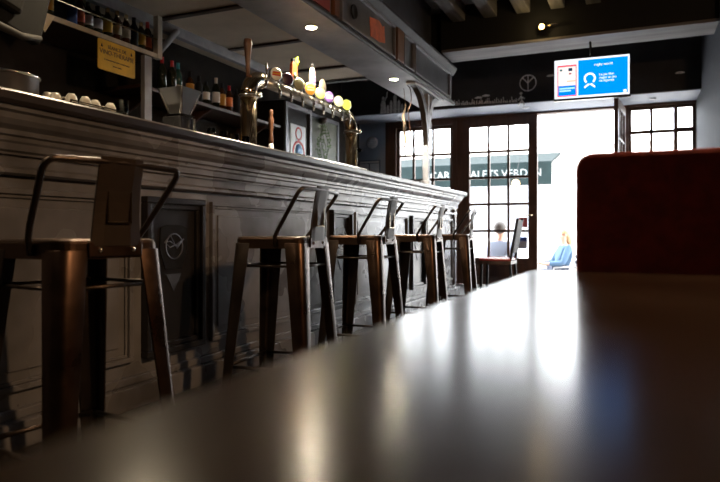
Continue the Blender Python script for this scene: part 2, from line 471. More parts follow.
# recessed spots
lampm = emit_mat('lit halogen', (1, .86, .62), 400)
labels = {4.10: 'round recessed canopy spotlight shining over the beer taps', 5.81: 'small recessed canopy spotlight lit nearest the carved bar post'}
for k, y in enumerate((.70, 2.39, 4.10, 5.81)):
    lab = labels.get(y, 'recessed canopy spotlight near the camera end of the bar')
    t = thing('recessed_spotlight', lab, 'light', (-2.165, y, 2.26), 0, 'recessed spots under the canopy')
    obj('trim_ring', lathe(B(), [(.036, -.005), (.05, -.005), (.05, .0), (.036, .0)], 24, ring=True), 'chrome', t)
    obj('bulb', lathe(B(), [(0, -.003), (.034, -.002), (.034, 0)], 20), lampm, t)
    l = bpy.data.lights.new('spot_light', 'SPOT'); l.energy = (30, 60, 105, 170)[k]; l.color = ((1, .72, .42), (1, .76, .48), (1, .84, .62), (1, .88, .72))[k]; l.spot_size = R(150); l.spot_blend = .9; l.shadow_soft_size = .03
    lo = bpy.data.objects.new('spot_light', l); C.objects.link(lo); lo.location = (-2.165, y, 2.25)

# ------------------------------------------------------------------ carved post
post = thing('carved_post', 'pale turned post with curved brackets standing on the bar under the canopy', 'post', (-2.05, 6.47, 1.272))
b = B(); box(b, -.045, -.045, 0, .045, .045, .05); box(b, -.03, -.03, .05, .03, .03, .96)
obj('shaft', b, 'canopy_under', post, bevel=.004)
def bracket(sgn, reach):
    b = B(); n = 12; A = []; Z = []
    for k in range(n+1):
        a = k/n*PI/2
        A.append((sgn*(.03 + reach*(1-math.cos(a))), .42 + .54*math.sin(a)))
    w = .05
    poly = A + [(sgn*(.03+reach+w*1.6 if 0 else .03+reach+.07), .96+.025)] + [(y+sgn*w*0+sgn*(-.0), z) for y, z in []]
    inner = [(sgn*(.03 + max(0, (reach-.03)*(1-math.cos(k/n*PI/2)) - .045)), .42+.10 + .465*math.sin(k/n*PI/2)) for k in range(n, -1, -1)]
    poly = A + inner
    prism(b, poly, -.028, .028, 'x')
    return b
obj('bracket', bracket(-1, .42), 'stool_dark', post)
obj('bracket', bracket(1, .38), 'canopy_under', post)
b = B(); lathe(b, [(.02, .62), (.028, .66), (.016, .70), (.03, .78), (.016, .86), (.03, .90), (.03, .985)], 14, (0, .12, 0)); obj('spindle', b, 'canopy_under', post)
obj('capital', box(B(), -.05, -.5, .965, .05, .5, .987), 'canopy_under', post, bevel=.004)
# trailing cord by the post
b = B(); pts = []
for k in range(26):
    f = k/25
    pts.append((-2.12+.02*math.sin(f*9), 6.08+.035*math.sin(f*14)+.18*f, 2.25-.72*f+.03*math.sin(f*20)))
tube(b, pts, .005, 6); tag(obj('hanging_cable', b, 'brown'), 'thin wavy brown cord hanging from canopy beside the carved post', 'cable')
# rustic wooden corkscrew-vine
b = B(); pts = [(-2.21+.015*math.cos(k*1.1), 6.22+.04*math.sin(k*.9)+.003*k, 2.10-.035*k) for k in range(16)]
tube(b, pts, [.007+.010*math.sin(k/15*PI) for k in range(16)], 8)
tube(b, [(-2.21, 6.22, 2.26), pts[0]], .003, 5)
tag(obj('driftwood_ornament', b, cm('bleached wood', (.15, .11, .075), .8)), 'pale twisted driftwood piece hanging left of the carved post', 'ornament')

# ================================================================== BAR STOOLS
def rrect(s, r, n=5):
    pts = []
    for cx, cy, a0 in ((s-r, s-r, 0), (-s+r, s-r, 90), (-s+r, -s+r, 180), (s-r, -s+r, 270)):
        for k in range(n+1):
            a = R(a0+90*k/n); pts.append((cx+r*math.cos(a), cy+r*math.sin(a)))
    return pts
def loft(bm, rings, cap0=True, cap1=True, smooth=False):
    vr = [[bm.verts.new(p) for p in r] for r in rings]
    for A, Z in zip(vr, vr[1:]):
        n = len(A)
        for i in range(n):
            f = bm.faces.new((A[i], A[(i+1) % n], Z[(i+1) % n], Z[i])); f.smooth = smooth
    if cap0: bm.faces.new(vr[0][::-1])
    if cap1: bm.faces.new(vr[-1])
    return bm
H = .76
def make_stool(label):
    t = thing('bar_stool', label, 'bar stool', (0, 0, 0), 0, 'metal bar stools along the bar')
    hs = .168
    # pressed seat : dished top, rounded rim, skirt
    rr = lambda s, z, r: [(x, y, z) for x, y in rrect(s, r)]
    b = B()
    loft(b, [rr(hs+.004, H-.055, .045), rr(hs+.002, H-.012, .045), rr(hs-.002, H-.004, .044), rr(hs-.012, H, .04), rr(hs-.028, H-.001, .035), rr(hs-.05, H-.008, .03), rr(.06, H-.010, .03)], True, True)
    seat = obj('seat', b, 'stool', t, sm=False)
    b = B(); lathe(b, [(.017, H-.0095), (.022, H-.0095), (.022, H-.007), (.017, H-.007)], 16, ring=True); obj('seat_hole_ring', b, 'stool_dark', seat)
    hf = .222
    for sx in (-1, 1):
        for sy in (-1, 1):
            # folded sheet leg: L profile, wide at the top, splayed; round outer corner
            def ring(z, f):
                c = (hs+.004)+(hf-hs-.004)*f     # outer corner distance
                w = .084*(1-f)+.050*f            # flange width
                th = .007; r = .034*(1-f)+.022*f
                arc = [R(90*k/5) for k in range(6)]
                o_ = [(c, c-w)] + [(c-r+r*math.cos(a), c-r+r*math.sin(a)) for a in arc] + [(c-w, c), (c-w, c-th)] + [(c-r+(r-th)*math.cos(a), c-r+(r-th)*math.sin(a)) for a in reversed(arc)] + [(c-th, c-w)]
                return [(x*sx, y*sy, z) for x, y in o_]
            b = B(); loft(b, [ring(z, (H-.03-z)/(H-.03)) for z in (H-.03, .5, .25, .0)], True, True, True)
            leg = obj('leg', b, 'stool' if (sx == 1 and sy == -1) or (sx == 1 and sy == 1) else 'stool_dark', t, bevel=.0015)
            b = B(); cbox(b, ((hf-.012)*sx, (hf-.012)*sy, .008), (.042, .042, .016)); obj('rubber_foot', b, 'black', leg, bevel=.004)
    def cpos(z): return (hs-.016)+(hf-hs)*(H-z)/H
    for z, r in ((.625, .006), (.165, .0085)):
        c = cpos(z)
        for a in range(4):
            p = [(c, c), (-c, c), (-c, -c), (c, -c)]
            q0, q1 = p[a], p[(a+1) % 4]
            b = B(); tube(b, [(*q0, z), (*q1, z)], r, 8)
            obj('footrest_bar' if z < .3 else 'cross_brace', b, 'stool_dark', t)
    # loop back : two raked arms and a straight top tube
    p = [(.045, .176, H-.045), (.045, .182, H+.0)]
    for k in range(1, 6):
        f = k/5; p.append((.045+.125*f, .186+.036*f, H+.180*f))
    for k in range(1, 6):
        a = k/5*PI/2
        p.append((.170+.024*math.sin(a), .222+.006*math.sin(a)-.030*(1-math.cos(a)), H+.180+.032*math.sin(a)))
    q = [(.198, .10, H+.2145), (.202, 0, H+.216)]
    full = p + q + [(x, -y, z) for x, y, z in reversed(p + q[:1])]
    b = B(); tube(b, full, .0095, 10); obj('backrest_loop', b, 'stool_dark', t)
    # splat
    b = B(); rings = []
    for k in range(9):
        f = k/8; z = H-.02+.25*f
        x = hs+.008-.008*math.sin(f*PI)+.030*f
        w = .084-.010*math.sin(min(1, f*1.3)*PI/2)+(.0 if f < .9 else -.004)
        rings.append([(x-.003, -w, z), (x+.003, -w, z), (x+.003+.004, -w*.55, z), (x+.007, w*.55, z), (x+.003, w, z), (x-.003, w, z)])
    loft(b, rings); sp = obj('backrest_splat', b, 'splat', t, bevel=.001)
    b = B(); frame(b, 'x', -.040, H+.045, .040, H+.185, .003, hs+.010, hs+.026); obj('embossed_outline', b, 'brass', sp)
    b = B(); box(b, hs+.004, -.09, H-.05, hs+.012, .09, H-.006); br = obj('back_bracket', b, 'stool', t, bevel=.003)
    for y in (-.055, .055):
        b = B(); lathe(b, [(.008, 0), (.007, .004), (.003, .006), (0, .006)], 12, (hs+.012, y, H-.03), 'x'); obj('rivet', b, 'chrome', br)
    return t
th = R(6)
pos = [(-1.40, 1.235, 'bar stool nearest the camera, bronze brown steel, cut by the left edge'),
       (-1.37, 2.489, 'second bar stool from the camera, standing before the wide bar panel'),
       (-1.39, 3.495, 'third bar stool from the camera, in the middle of the row'),
       (-1.41, 4.621, 'fourth bar stool from the camera, just before the last one'),
       (-1.41, 5.66, 'bar stool farthest from the camera, by the end of the bar')]
s0 = None
for i, (xn, y, lab) in enumerate(pos):
    th = R(-8) if i == 0 else R(3)
    loc = (xn-.17*math.cos(th)-.17*math.sin(th), y-.17*math.sin(th)+.17*math.cos(th), 0)
    if i == 0:
        s0 = make_stool(lab); s0.location = loc; s0.rotation_euler = (0, 0, th)
    else:
        dup(s0, loc, th+R((1.5, -2, 1, 2)[i-1]), lab)

# ================================================================== BEER TOWER
tw = thing('beer_tap_tower', 'polished arched beer tap tower on the bar with round brand badges', 'beer taps', (-2.25, 4.2, 1.272))
ya, yb, zt = -.78, .79, .535
def column(y, s):
    b = B(); lathe(b, [(.08, 0), (.08, .012), (.062, .02), (.0525, .03), (.0525, zt-.16)], 28, (0, y, 0))
    c = obj('column', b, 'brass', tw)
    b = B()
    lathe(b, [(.054, zt-.185), (.064, zt-.18), (.064, zt-.165), (.054, zt-.16)], 28, (0, y, 0)); obj('collar', b, 'chrome', c)
    b = B(); pts = []
    for k in range(11):
        a = k/10*PI/2; pts.append((0, y+s*.13*(1-math.cos(a)), zt-.16+.115*math.sin(a)))
    tube(b, pts, [.0525-.004*k/10 for k in range(11)], 24); obj('elbow', b, 'brass', c)
    b = B(); lathe(b, [(.05, 0), (.055, .004), (.055, .016), (.05, .02)], 24, (0, y+s*.13-(.0 if s > 0 else .02), zt-.045), 'y'); obj('flange', b, 'chrome', c)
    b = B(); lathe(b, [(.012, 0), (.012, .03), (.018, .032), (.018, .044), (0, .048)], 14, (.045, y, zt-.17), 'x'); obj('side_knob', b, 'chrome', c)
column(ya, 1); column(yb, -1)
b = B(); lathe(b, [(.033, ya+.14), (.033, yb-.14)], 24, (0, 0, zt-.045), 'y')
for v in b.verts: v.co.z = v.co.z
obj('rail', b, 'steel', tw)
badges = [(275.4, 76, 'badge white red', (.80, .78, .72)), (287, 80, 'badge purple dark', (.05, .02, .05)), (298.4, 86, 'badge sage', (.45, .48, .33)), (309.6, 90, 'badge orange', (.85, .36, .04)),
          (319.6, 93.8, 'badge lime', (.70, .72, .18)), (328.6, 97.5, 'badge violet', (.30, .16, .55)), (338, 101, 'badge pale yellow', (.85, .83, .45)), (346, 103.8, 'badge yellow', (.75, .78, .12))]
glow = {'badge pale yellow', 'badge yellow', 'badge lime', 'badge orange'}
tapys = []
for i, (px, py, nm, colr) in enumerate(badges):
    X = -2.21; d = 697.8*(-X)/(638-px); Yw = (d+.3984*X)/.9172; y = Yw-4.2
    tapys.append(y)
    b = B(); tube(b, [(0, y, zt-.02), (.035, y, zt+.005)], .008, 8); tube(b, [(0, y, zt-.045), (.055, y, zt-.05), (.075, y, zt-.075), (.075, y, zt-.14)], [.013, .013, .011, .007], 10)
    tp = obj('tap', b, 'chrome', tw)
    MR = Matrix.Translation((.036, y, zt+.02)) @ Matrix.Rotation(R(-32), 4, 'Z')
    b = B(); lathe(b, [(.044, 0), (.048, .004), (.048, .014), (.044, .018)], 24, (0, 0, 0), 'x'); b.transform(MR); obj('badge_rim', b, 'chrome', tp)
    b = B(); lathe(b, [(.0435, .018), (.036, .021), (0, .022)], 24, (0, 0, 0), 'x'); b.transform(MR)
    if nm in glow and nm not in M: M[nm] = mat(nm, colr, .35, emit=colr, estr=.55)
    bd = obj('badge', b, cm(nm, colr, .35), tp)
    b = B(); tube(b, [(-.02, y, zt-.02), (-.03, y, zt+.10)], [.006, .010], 8); obj('tap_lever', b, 'chrome', tp)
    if nm in ('badge white red', 'badge violet', 'badge orange'):
        bb = B(); 
        for dz, w in ((.010, .026), (-.008, .03)):
            box(bb, .0, -w, dz-.004, .0235, w, dz+.005, MR)
        obj('badge_stripes', bb, {'badge white red': 'redcap', 'badge violet': 'white', 'badge orange': 'cream'}[nm], tp)
    if nm == 'badge white red':
        bb = B(); box(bb, .0, -.03, -.002, .0232, .03, .008, MR); obj('badge_band', bb, 'yellow', tp)
# tall handles
def ty(px, X=-2.25):
    d = 697.8*(-X)/(638-px); return (d+.3984*X)/.9172-4.2
y = ya+.02
b = B(); lathe(b, [(.012, zt-.05), (.012, zt), (.016, zt+.01), (.014, zt+.04), (.022, zt+.12), (.028, zt+.17), (.024, zt+.195), (0, zt+.2)], 16, (-.02, y, 0)); obj('wooden_tap_handle', b, 'wood', tw)
y = ty(293.8)
b = B(); pr = [(y-.035, zt+.04), (y+.035, zt+.04), (y+.042, zt+.10), (y+.035, zt+.165), (y+.015, zt+.185), (y-.02, zt+.185), (y-.038, zt+.16), (y-.042, zt+.1)]
prism(b, pr, -.012, .010, 'x'); hnd = obj('picture_tap_handle', b, 'orange', tw, bevel=.003)
b = B(); lathe(b, [(.0, .0), (.024, .002), (0, .004)], 16, (.0095, y, zt+.085), 'x'); obj('green_motif', b, 'leaf', hnd)
b = B(); prism(b, [(y-.03, zt+.185), (y+.02, zt+.185), (y+.01, zt+.21), (y-.025, zt+.205)], -.01, .01, 'x'); obj('black_cap', b, 'black', hnd)
b = B()
pts = []
for k in range(10):
    a = 2*PI*k/10; rr_ = .034 if k % 2 == 0 else .016
    pts.append((y+.035+rr_*math.cos(a), zt+.20+rr_*math.sin(a)))
prism(b, pts, .0, .01, 'x'); obj('yellow_leaf', b, cm('bright leaf yellow', (.80, .78, .05)), hnd)
y = ty(313)
b = B(); pr = [(y+.036*math.cos(a)*(1 if abs(math.sin(a)) < .9 else .8), zt+.125+.095*math.sin(a)) for a in [2*PI*k/20 for k in range(20)]]
prism(b, pr, -.014, .006, 'x'); hnd = obj('oval_tap_handle', b, 'cream', tw, bevel=.002)
b = B(); pr = [(y+.024*math.cos(a), zt+.125+.078*math.sin(a)) for a in [2*PI*k/20 for k in range(20)]]
prism(b, pr, .006, .009, 'x'); obj('violet_field', b, cm('badge violet', (.3, .16, .55)), hnd)
b = B()
for dz in (-.04, -.01, .02, .05): box(b, .009, y-.014, zt+.12+dz, .0105, y+.014, zt+.132+dz)
obj('pale_lettering', b, 'white', hnd)
b = B(); lathe(b, [(.01, zt+.215), (.014, zt+.225), (.006, zt+.245), (0, zt+.25)], 10, (-.004, y, 0)); obj('finial', b, 'black', hnd)
y = ty(324)
b = B(); lathe(b, [(.046, 0), (.05, .003), (.05, .014), (.046, .017), (0, .019)], 24, (-.02, y, zt+.10), 'x')
hnd = obj('round_tap_handle', b, cm('pale almond badge', (.62, .52, .36)), tw)
for v in hnd.data.vertices: v.co.z = (v.co.z-(zt+.10))*1.35+(zt+.10)
b = B(); tube(b, [(-.015, y, zt-.02), (-.015, y, zt+.05)], .009, 8); obj('stem', b, 'chrome', hnd)
# drip tray
drip = thing('drip_tray', 'low steel drip tray on the bar under the beer taps', 'tray', (-2.17, 4.2, 1.272))
obj('tray_body', box(B(), -.0, -.55, 0, .14, .6, .02), 'steel', drip, bevel=.004)
obj('grille', frame(B(), 'x', -.55, 0, .6, .02, .006, 0.14, .145), 'chrome', drip)

# ================================================================== THINGS ON THE BAR
CT = 1.272
# steel bowl / ice bucket
t = thing('metal_serving_pan', 'round brushed steel pan standing at the near left end of the bar', 'pan', (-2.22, 1.70, CT))
obj('pan_body', lathe(B(), [(0, 0), (.11, 0), (.118, .01), (.12, .098), (.124, .102), (.117, .102), (.112, .012), (0, .01)], 36), 'dimsteel', t)
obj('rolled_rim', lathe(B(), [(.118, .096), (.126, .096), (.128, .102), (.118, .106)], 36, ring=True), 'chrome', t)
# tray of cups
tray = thing('cup_tray', 'narrow glass-edged tray holding small upturned white cups on the bar', 'tray', (-2.06, 1.90, CT))
obj('tray_base', box(B(), -.05, -.09, 0, .06, .21, .012), 'clear', tray, bevel=.003)
obj('tray_edge', frame(B(), 'z' if 0 else 'x', -.09, .0, .21, .018, .004, .06, .064), 'chrome', tray)
def make_cup(label):
    t = thing('espresso_cup', label, 'cup', (0, 0, 0), 0, 'upturned cups on the bar')
    obj('cup_body', lathe(B(), [(.0, .054), (.016, .054), (.017, .050), (.022, .046), (.028, .03), (.030, .006), (.030, 0), (.028, 0), (.027, .006), (.024, .03), (.0, .042)], 22), 'ceramic', t)
    b = B(); tube(b, [(.024, .012, .032), (.04, .02, .034), (.045, .023, .022), (.038, .02, .012), (.026, .013, .01)], .0035, 8); obj('handle', b, 'ceramic', t)
    for o_ in t.children:
        for v in o_.data.vertices: v.co *= .80
    return t
cup = None
for i, (dx, dy, lab) in enumerate(((.0, -.105, 'upturned white cup beside the steel pan'), (-.065, -.085, 'upturned white cup, second along from the steel pan'), (0, -.03, 'upturned white cup just left of the middle of the tray'),
                      (.005, .035, 'upturned white cup just right of the middle of the tray'), (-.01, .10, 'upturned white cup, last but one from the small glass'), (.0, .175, 'upturned white cup nearest the small glass'))):
    loc = (-2.06+dx, 1.90+dy, CT+(.012 if dy > -.09 else 0))
    if cup is None: cup = make_cup(lab); cup.location = loc
    else: dup(cup, loc, R(40*i), lab)
def tumbler(name, label, loc, h, r, group=None, cat='glass'):
    b = lathe(B(), [(0, 0), (r*.85, 0), (r, h), (r-.002, h), (r*.85-.002, .006), (0, .006)], 20)
    o = obj(name, b, 'clear', loc=loc); return tag(o, label, cat, group)
tumbler('drinking_glass', 'small clear glass alone on the bar right of the cups', (-2.08, 2.163, CT), .085, .03)
gl = ['clear shot glass left of the near tap column, first from the grinder', 'clear shot glass left of the near tap column, second from the grinder', 'clear shot glass left of the near tap column, third from the grinder', 'clear shot glass closest to the near tap column']
K4 = 4
for k in range(4): tumbler('shot_glass', gl[k], (-2.12, 2.86+.11*k, CT), .07, .024, 'shot glasses by the taps')
# coffee grinder with hopper
g = thing('coffee_grinder', 'black coffee grinder with a tapering clear bean hopper behind the bar', 'coffee grinder', (-2.42, 2.968, CT))
b = B(); box(b, -.10, -.09, 0, .08, .09, .025); box(b, -.08, -.06, .025, .05, .07, .17); obj('grinder_body', b, 'blackgloss', g, bevel=.008)
b = B(); loft(b, [[(x, y, .168) for x, y in rrect(.05, .02)], [(x, y, .178) for x, y in rrect(.065, .02)]]); obj('collar', b, 'blackgloss', g)
b = B()
ro = [[(x, y, z) for x, y in rrect(s, .015)] for s, z in ((.042, .178), (.088, .325), (.085, .325), (.039, .182))]
loft(b, ro, False, False); obj('hopper', b, 'hopper', g)
b = B()
for sx in (-1, 1):
    for sy in (-1, 1): obj('hopper_edge', tube(B(), [(.040*sx, .040*sy, .18), (.085*sx, .085*sy, .322)], .0035, 6), 'chrome', g)
b.free()
b = B(); tube(b, [(.07, .04, .0), (.07, .04, .16)], .008, 8); obj('dosing_tube', b, 'chrome', g)
# pepper mill
t = thing('pepper_mill', 'tall turned wooden mill with pale base behind the beer taps', 'mill', (-2.52, 4.13, CT))
obj('mill_base', lathe(B(), [(0, 0), (.024, 0), (.024, .01), (.017, .05), (.02, .15), (.015, .17), (0, .17)], 18), 'white', t)
obj('mill_body', lathe(B(), [(.015, .17), (.019, .19), (.013, .24), (.020, .32), (.022, .35), (.012, .38), (.016, .40), (.014, .42), (0, .43)], 18), 'wood', t)

# hanging monitor at the upper left
mon = thing('hanging_monitor', 'bulky black monitor on a curved bracket above the bar at far left', 'monitor', (-2.50, 1.86, 1.78))
mtx = Matrix.Rotation(R(-14), 4, 'X')
b = B(); cbox(b, (0, 0, .10), (.05, .50, .40), mtx); obj('screen_housing', b, mat('soft black shell', (.006, .006, .006), .8, spec=.1), mon, bevel=.012)
b = B(); cbox(b, (.04, -.05, .11), (.05, .32, .30), mtx); obj('rear_cover', b, mat('dark grey plastic', (.008, .0075, .007), .8, spec=.1), mon, bevel=.02)
b = B(); tube(b, [mtx @ Vector(p) for p in ((.05, .22, -.085), (.075, .12, -.135), (.08, .0, -.15), (.08, -.12, -.12), (.08, -.26, -.14))], [.012, .016, .018, .016, .012], 10); obj('curved_bracket', b, mat('worn grey metal', (.025, .023, .02), .7, 0, spec=.2), mon)
b = B(); tube(b, [(0, -.05, .2), (0, -.05, .75)], .014, 10); obj('ceiling_pole', b, 'black', mon)
b = B(); cbox(b, (.066, -.16, .235), (.004, .10, .05), mtx); obj('yellow_sticker', b, 'yellow', mon)

# ================================================================== BACK BAR
bb = thing('back_bar_cabinet', 'dark brown back bar cabinet against the wall behind the bar', 'cabinet', (-3.85, 3.0, 0))
obj('carcass', box(B(), -.24, -4.0, 0, .16, 3.2, .95), 'brown', bb)
obj('cabinet_top', box(B(), -.24, -4.02, .95, .20, 3.22, .99), 'counter', bb, bevel=.004)
for k in range(8):
    b = frame(B(), 'x', -3.9+.88*k, .1, -3.1+.88*k, .88, .05, .16, .178)
    dd = obj('cabinet_door', b, 'brown', bb, bevel=.003)
    b = B(); lathe(b, [(.01, 0), (.014, .015), (0, .02)], 12, (.178, -3.15+.88*k, .55), 'x'); obj('knob', b, 'brass', dd)
# espresso machine shape low on the back bar (barely visible)
# upper shelf with guard rail
us = thing('bottle_shelf', 'pale-edged wall shelf with a guard rail carrying bottles, upper left', 'shelf', (-3.6, 2.9, 2.225))
obj('shelf_board', box(B(), -.48, -1.6, -.022, 0, 1.25, 0), 'brown', us)
obj('shelf_edge', box(B(), .0, -1.6, -.03, .014, 1.25, .004), mat('pale worn edge', (.45, .40, .30), .5, noise=.2), us)
b = B(); tube(b, [(.01, -1.6, .12), (.01, 1.25, .12)], .006, 8); obj('guard_rail', b, 'brass', us)
obj('end_post', box(B(), -.03, 1.22, -.03, .02, 1.27, .317), mat('pale post', (.5, .44, .36), .5), us)
obj('support_post', box(B(), -.05, 1.10, -1.234, -.01, 1.18, -.03), 'crown', us)
b = B(); tube(b, [(-.02, 1.24, .0), (-.1, 1.60, .31)], .028, 8); obj('diagonal_brace', b, 'crown', us)
b = B(); prism(b, [(-1.36, -.0), (-1.16, -.0), (-1.24, -.13)], .014, .018, 'x')
for v in b.verts: v.co.y += 1.42 - .04
obj('paper_pennant', b, 'cream', us)

def bottle(h=.28, r=.036, glass='wine', label='cream', cap='redcap', lb=(.07, .15), shoulder=.62):
    t = thing('bottle', '', 'bottle')
    s = h*shoulder
    obj('bottle_glass', lathe(B(), [(0, 0), (r, .0), (r, s), (r*.92, s+.02), (r*.42, s+.05), (.013, s+.065), (.013, h-.03), (.015, h-.03), (.015, h-.02)], 18), glass, t)
    if label: obj('paper_label', lathe(B(), [(r+.0008, lb[0]), (r+.0008, lb[1]), (r-.001, lb[1]), (r-.001, lb[0])], 18, ring=True), label, t)
    obj('capsule', lathe(B(), [(.0145, h-.055), (.0155, h-.055), (.0155, h), (0, h)], 14), cap, t)
    return t
kinds = [dict(h=.245, glass='winebrown', label='cream', cap='brass', r=.034, lb=(.06, .13)), dict(h=.22, glass='wine', label='white', cap='black', r=.036, lb=(.05, .12)),
         dict(h=.25, glass='black', label=None, cap='black', r=.033), dict(h=.23, glass='green', label=cm('blue foil', (.03, .09, .35)), cap='cream', r=.034, lb=(.02, .14)),
         dict(h=.26, glass='winebrown', label='orange', cap='redcap', r=.033, lb=(.05, .13)), dict(h=.235, glass='wine', label='yellow', cap='brass', r=.036, lb=(.05, .14))]
# upper shelf: px positions measured on the photo turned into y
def ysh(px, X): 
    d = 697.8*(-X)/(638-px); return (d+.3984*X)/.9172
ups = [(48, 5, 'brown bottle at the far left of the upper shelf, by the monitor'), (72, 3, 'blue-labelled bottle on the upper shelf above the cups'), (80, 4, 'orange-labelled bottle on the upper shelf right of the blue one'),
       (88, 1, 'white-labelled dark bottle on the upper shelf left of the yellow sign'), (97.5, 1, 'white-labelled bottle above the left corner of the yellow sign'), (107.5, 5, 'yellow-labelled bottle standing above the yellow sign'),
       (117, 0, 'cream-labelled brown bottle above the middle of the yellow sign'), (126, 0, 'brown bottle above the right half of the yellow sign'), (134, 2, 'plain black bottle above the right corner of the yellow sign'),
       (141, 5, 'yellow-labelled bottle last but one on the upper shelf'), (147.5, 4, 'orange-labelled bottle at the right end of the upper shelf')]
protos = {}
def put(kind, loc, lab, group):
    if kind not in protos:
        o = bottle(**kinds[kind]); protos[kind] = o; o.location = loc
    else: o = dup(protos[kind], loc)
    o['label'] = lab; o['group'] = group; return o
for px, k, lab in ups: put(k, (-3.66, ysh(px, -3.66), 2.226), lab, 'bottles on the upper shelf')
# lower back shelf
ls = thing('wall_shelf', 'dark narrow wall shelf with bottles between coffee grinder and tap tower', 'shelf', (-3.8, 5.0, 1.97))
obj('shelf_board', box(B(), -.30, -1.0, -.03, .14, 1.2, 0), 'brown', ls, bevel=.004)
for y in (-.8, .0, 1.0): obj('shelf_bracket', prism(B(), [(-.3, -.03), (.1, -.03), (-.3, -.25)], y-.015, y+.015, 'y'), 'brown', ls)
kinds += [dict(h=.30, r=.038, glass='wine', label=None, cap='redcap'), dict(h=.30, r=.038, glass='green', label='white', cap=cm('teal foil', (.02, .22, .25)), lb=(.05, .10)),
          dict(h=.29, r=.037, glass='wine', label='white', cap='white', lb=(.05, .15)), dict(h=.26, r=.036, glass='winebrown', label=cm('amber label', (.62, .30, .04)), cap='black', lb=(.04, .15)),
          dict(h=.26, r=.036, glass='winebrown', label=cm('orange label', (.75, .20, .04)), cap='redcap', lb=(.05, .14))]
los = [(162, 6, 'red-capped wine bottle at the left end of the lower wall shelf'), (172, 6, 'red-capped wine bottle right of its twin behind the grinder hopper'), (178, 7, 'green bottle with teal cap behind the grinder hopper'),
       (190, 9, 'amber-labelled bottle just right of the grinder hopper'), (199, 2, 'plain black bottle right of the grinder, middle of lower shelf'), (206, 1, 'squat white-labelled bottle in the middle of the lower wall shelf'),
       (216, 8, 'white-capped white-labelled wine bottle on the lower wall shelf'), (222, 9, 'amber-labelled bottle right of the white-capped wine bottle'), (229, 10, 'orange-labelled bottle left of the near tap column'),
       (236, 2, 'plain black bottle nearest the near tap column')]
for px, k, lab in los: put(k, (-3.72, ysh(px, -3.72), 1.97), lab, 'bottles on the lower wall shelf')

# yellow hanging sign
sg = thing('hanging_sign', 'yellow sign reading VINO-THERAPIE hanging from the upper bottle shelf', 'sign', (-3.57, 3.66, 2.192))
b = B(); pl_ = [(y, z-.12) for y, z in [(a*1.0, c) for a, c in [(x*1.10, yy*.66) for x, yy in rrect(.168, .02)]]]
prism(b, pl_, -.004, .004, 'x'); obj('sign_board', b, 'yellow', sg)
text('sign_lettering', 'SÉANCE DE', .036, 'ink', face_px(.0045, 0, -.055), sg)
text('sign_lettering', 'VINO-THÉRAPIE', .049, 'ink', face_px(.0045, 0, -.098), sg, sx=.97)
text('sign_lettering', 'à consommer sans modération', .02, 'ink', face_px(.0045, 0, -.15), sg)
text('sign_lettering', 'entre amis', .02, 'ink', face_px(.0045, 0, -.185), sg)
b = B()
for y in (-.15, .15):
    tube(b, [(.0, y, -.01), (.0, y, .03)], .002, 6)
obj('hook', b, 'steel', sg)
b = B()
for y in (-.15, .145):
    tube(b, [(.005, y, -.065), (.005, y, -.04)], [.008, .002], 6)
obj('bottle_pictogram', b, 'ink', sg)

# drinks fridge with poster & ivy panel
fr = thing('drinks_fridge', 'tall steel-edged drinks fridge seen under the tap rail with poster on its door', 'fridge', (-3.85, 6.69, 0))
obj('cabinet', box(B(), -.24, -.32, 0, .13, .32, 2.3), 'blackgloss', fr, bevel=.01)
obj('door_frame', frame(B(), 'x', -.32, .1, .32, 2.28, .05, .13, .16), 'dimsteel', fr, bevel=.004)
po = obj('poster', box(B(), .13, -.17, 1.35, .138, .19, 2.05), mat('pale poster', (.68, .72, .76), .4), fr)
b = B(); lathe(b, [(.12, 0), (.15, 0), (.15, .003), (.12, .003)], 28, (.138, .02, 1.72), 'x', ring=True); lathe(b, [(.06, 0), (.08, 0), (.08, .003), (.06, .003)], 24, (.138, .02, 1.95), 'x', ring=True); obj('red_motif', b, 'redcap', po)
b = B(); lathe(b, [(.08, 0), (.08, .003), (0, .003)], 20, (.138, .02, 1.75), 'x'); obj('blue_motif', b, cm('poster blue', (.12, .30, .60)), po)
b = B(); tube(b, [(.175, -.29, .9), (.175, -.29, 1.4)], .01, 8); obj('door_handle_bar', b, 'chrome', fr)
pn = thing('glazed_wall_panel', 'greenish framed panel on the wall right of the drinks fridge', 'panel', (-4.08, 7.95, 1.3))
obj('panel_frame', frame(B(), 'x', -.55, 0, .62, 1.1, .05, -.015, .02), 'dimsteel', pn)
obj('panel_face', box(B(), -.015, -.50, .05, .005, .57, 1.05), mat('olive grey panel', (.12, .135, .09), .5, noise=.2, scale=4), pn)
iv = thing('hanging_ivy', 'thin trailing green ivy hanging in front of the greenish wall panel', 'plant', (-4.0, 7.95, 2.3))
b = B(); lv = B()
for s in range(6):
    pts = []; y = -.14+.055*s
    for k in range(10):
        pts.append((.02*math.sin(k+s), y+.02*math.sin(k*.8+s), .0-.08*k))
        if k:
            for q in range(3):
                c = Vector(pts[-1])+Vector((random.uniform(-.03, .03), random.uniform(-.03, .03), random.uniform(-.03, .03)))
                a = random.uniform(0, 6.28); u = Vector((.3*math.cos(a), math.cos(a), math.sin(a)))*.022; w = Vector((.5, -math.sin(a), math.cos(a)))*.012
                vs = [lv.verts.new(c+p) for p in (-u, w, u, -w)]; lv.faces.new(vs)
    tube(b, pts, .003, 5)
obj('stems', b, 'leaf', iv); o = obj('leaves', lv, 'leaf', iv); o['kind'] = 'stuff'
o = obj('hook_pot', lathe(B(), [(0, -.04), (.05, -.04), (.07, .03), (.06, .03), (0, .0)], 16, (-.02, 0, .03)), 'brown', iv)

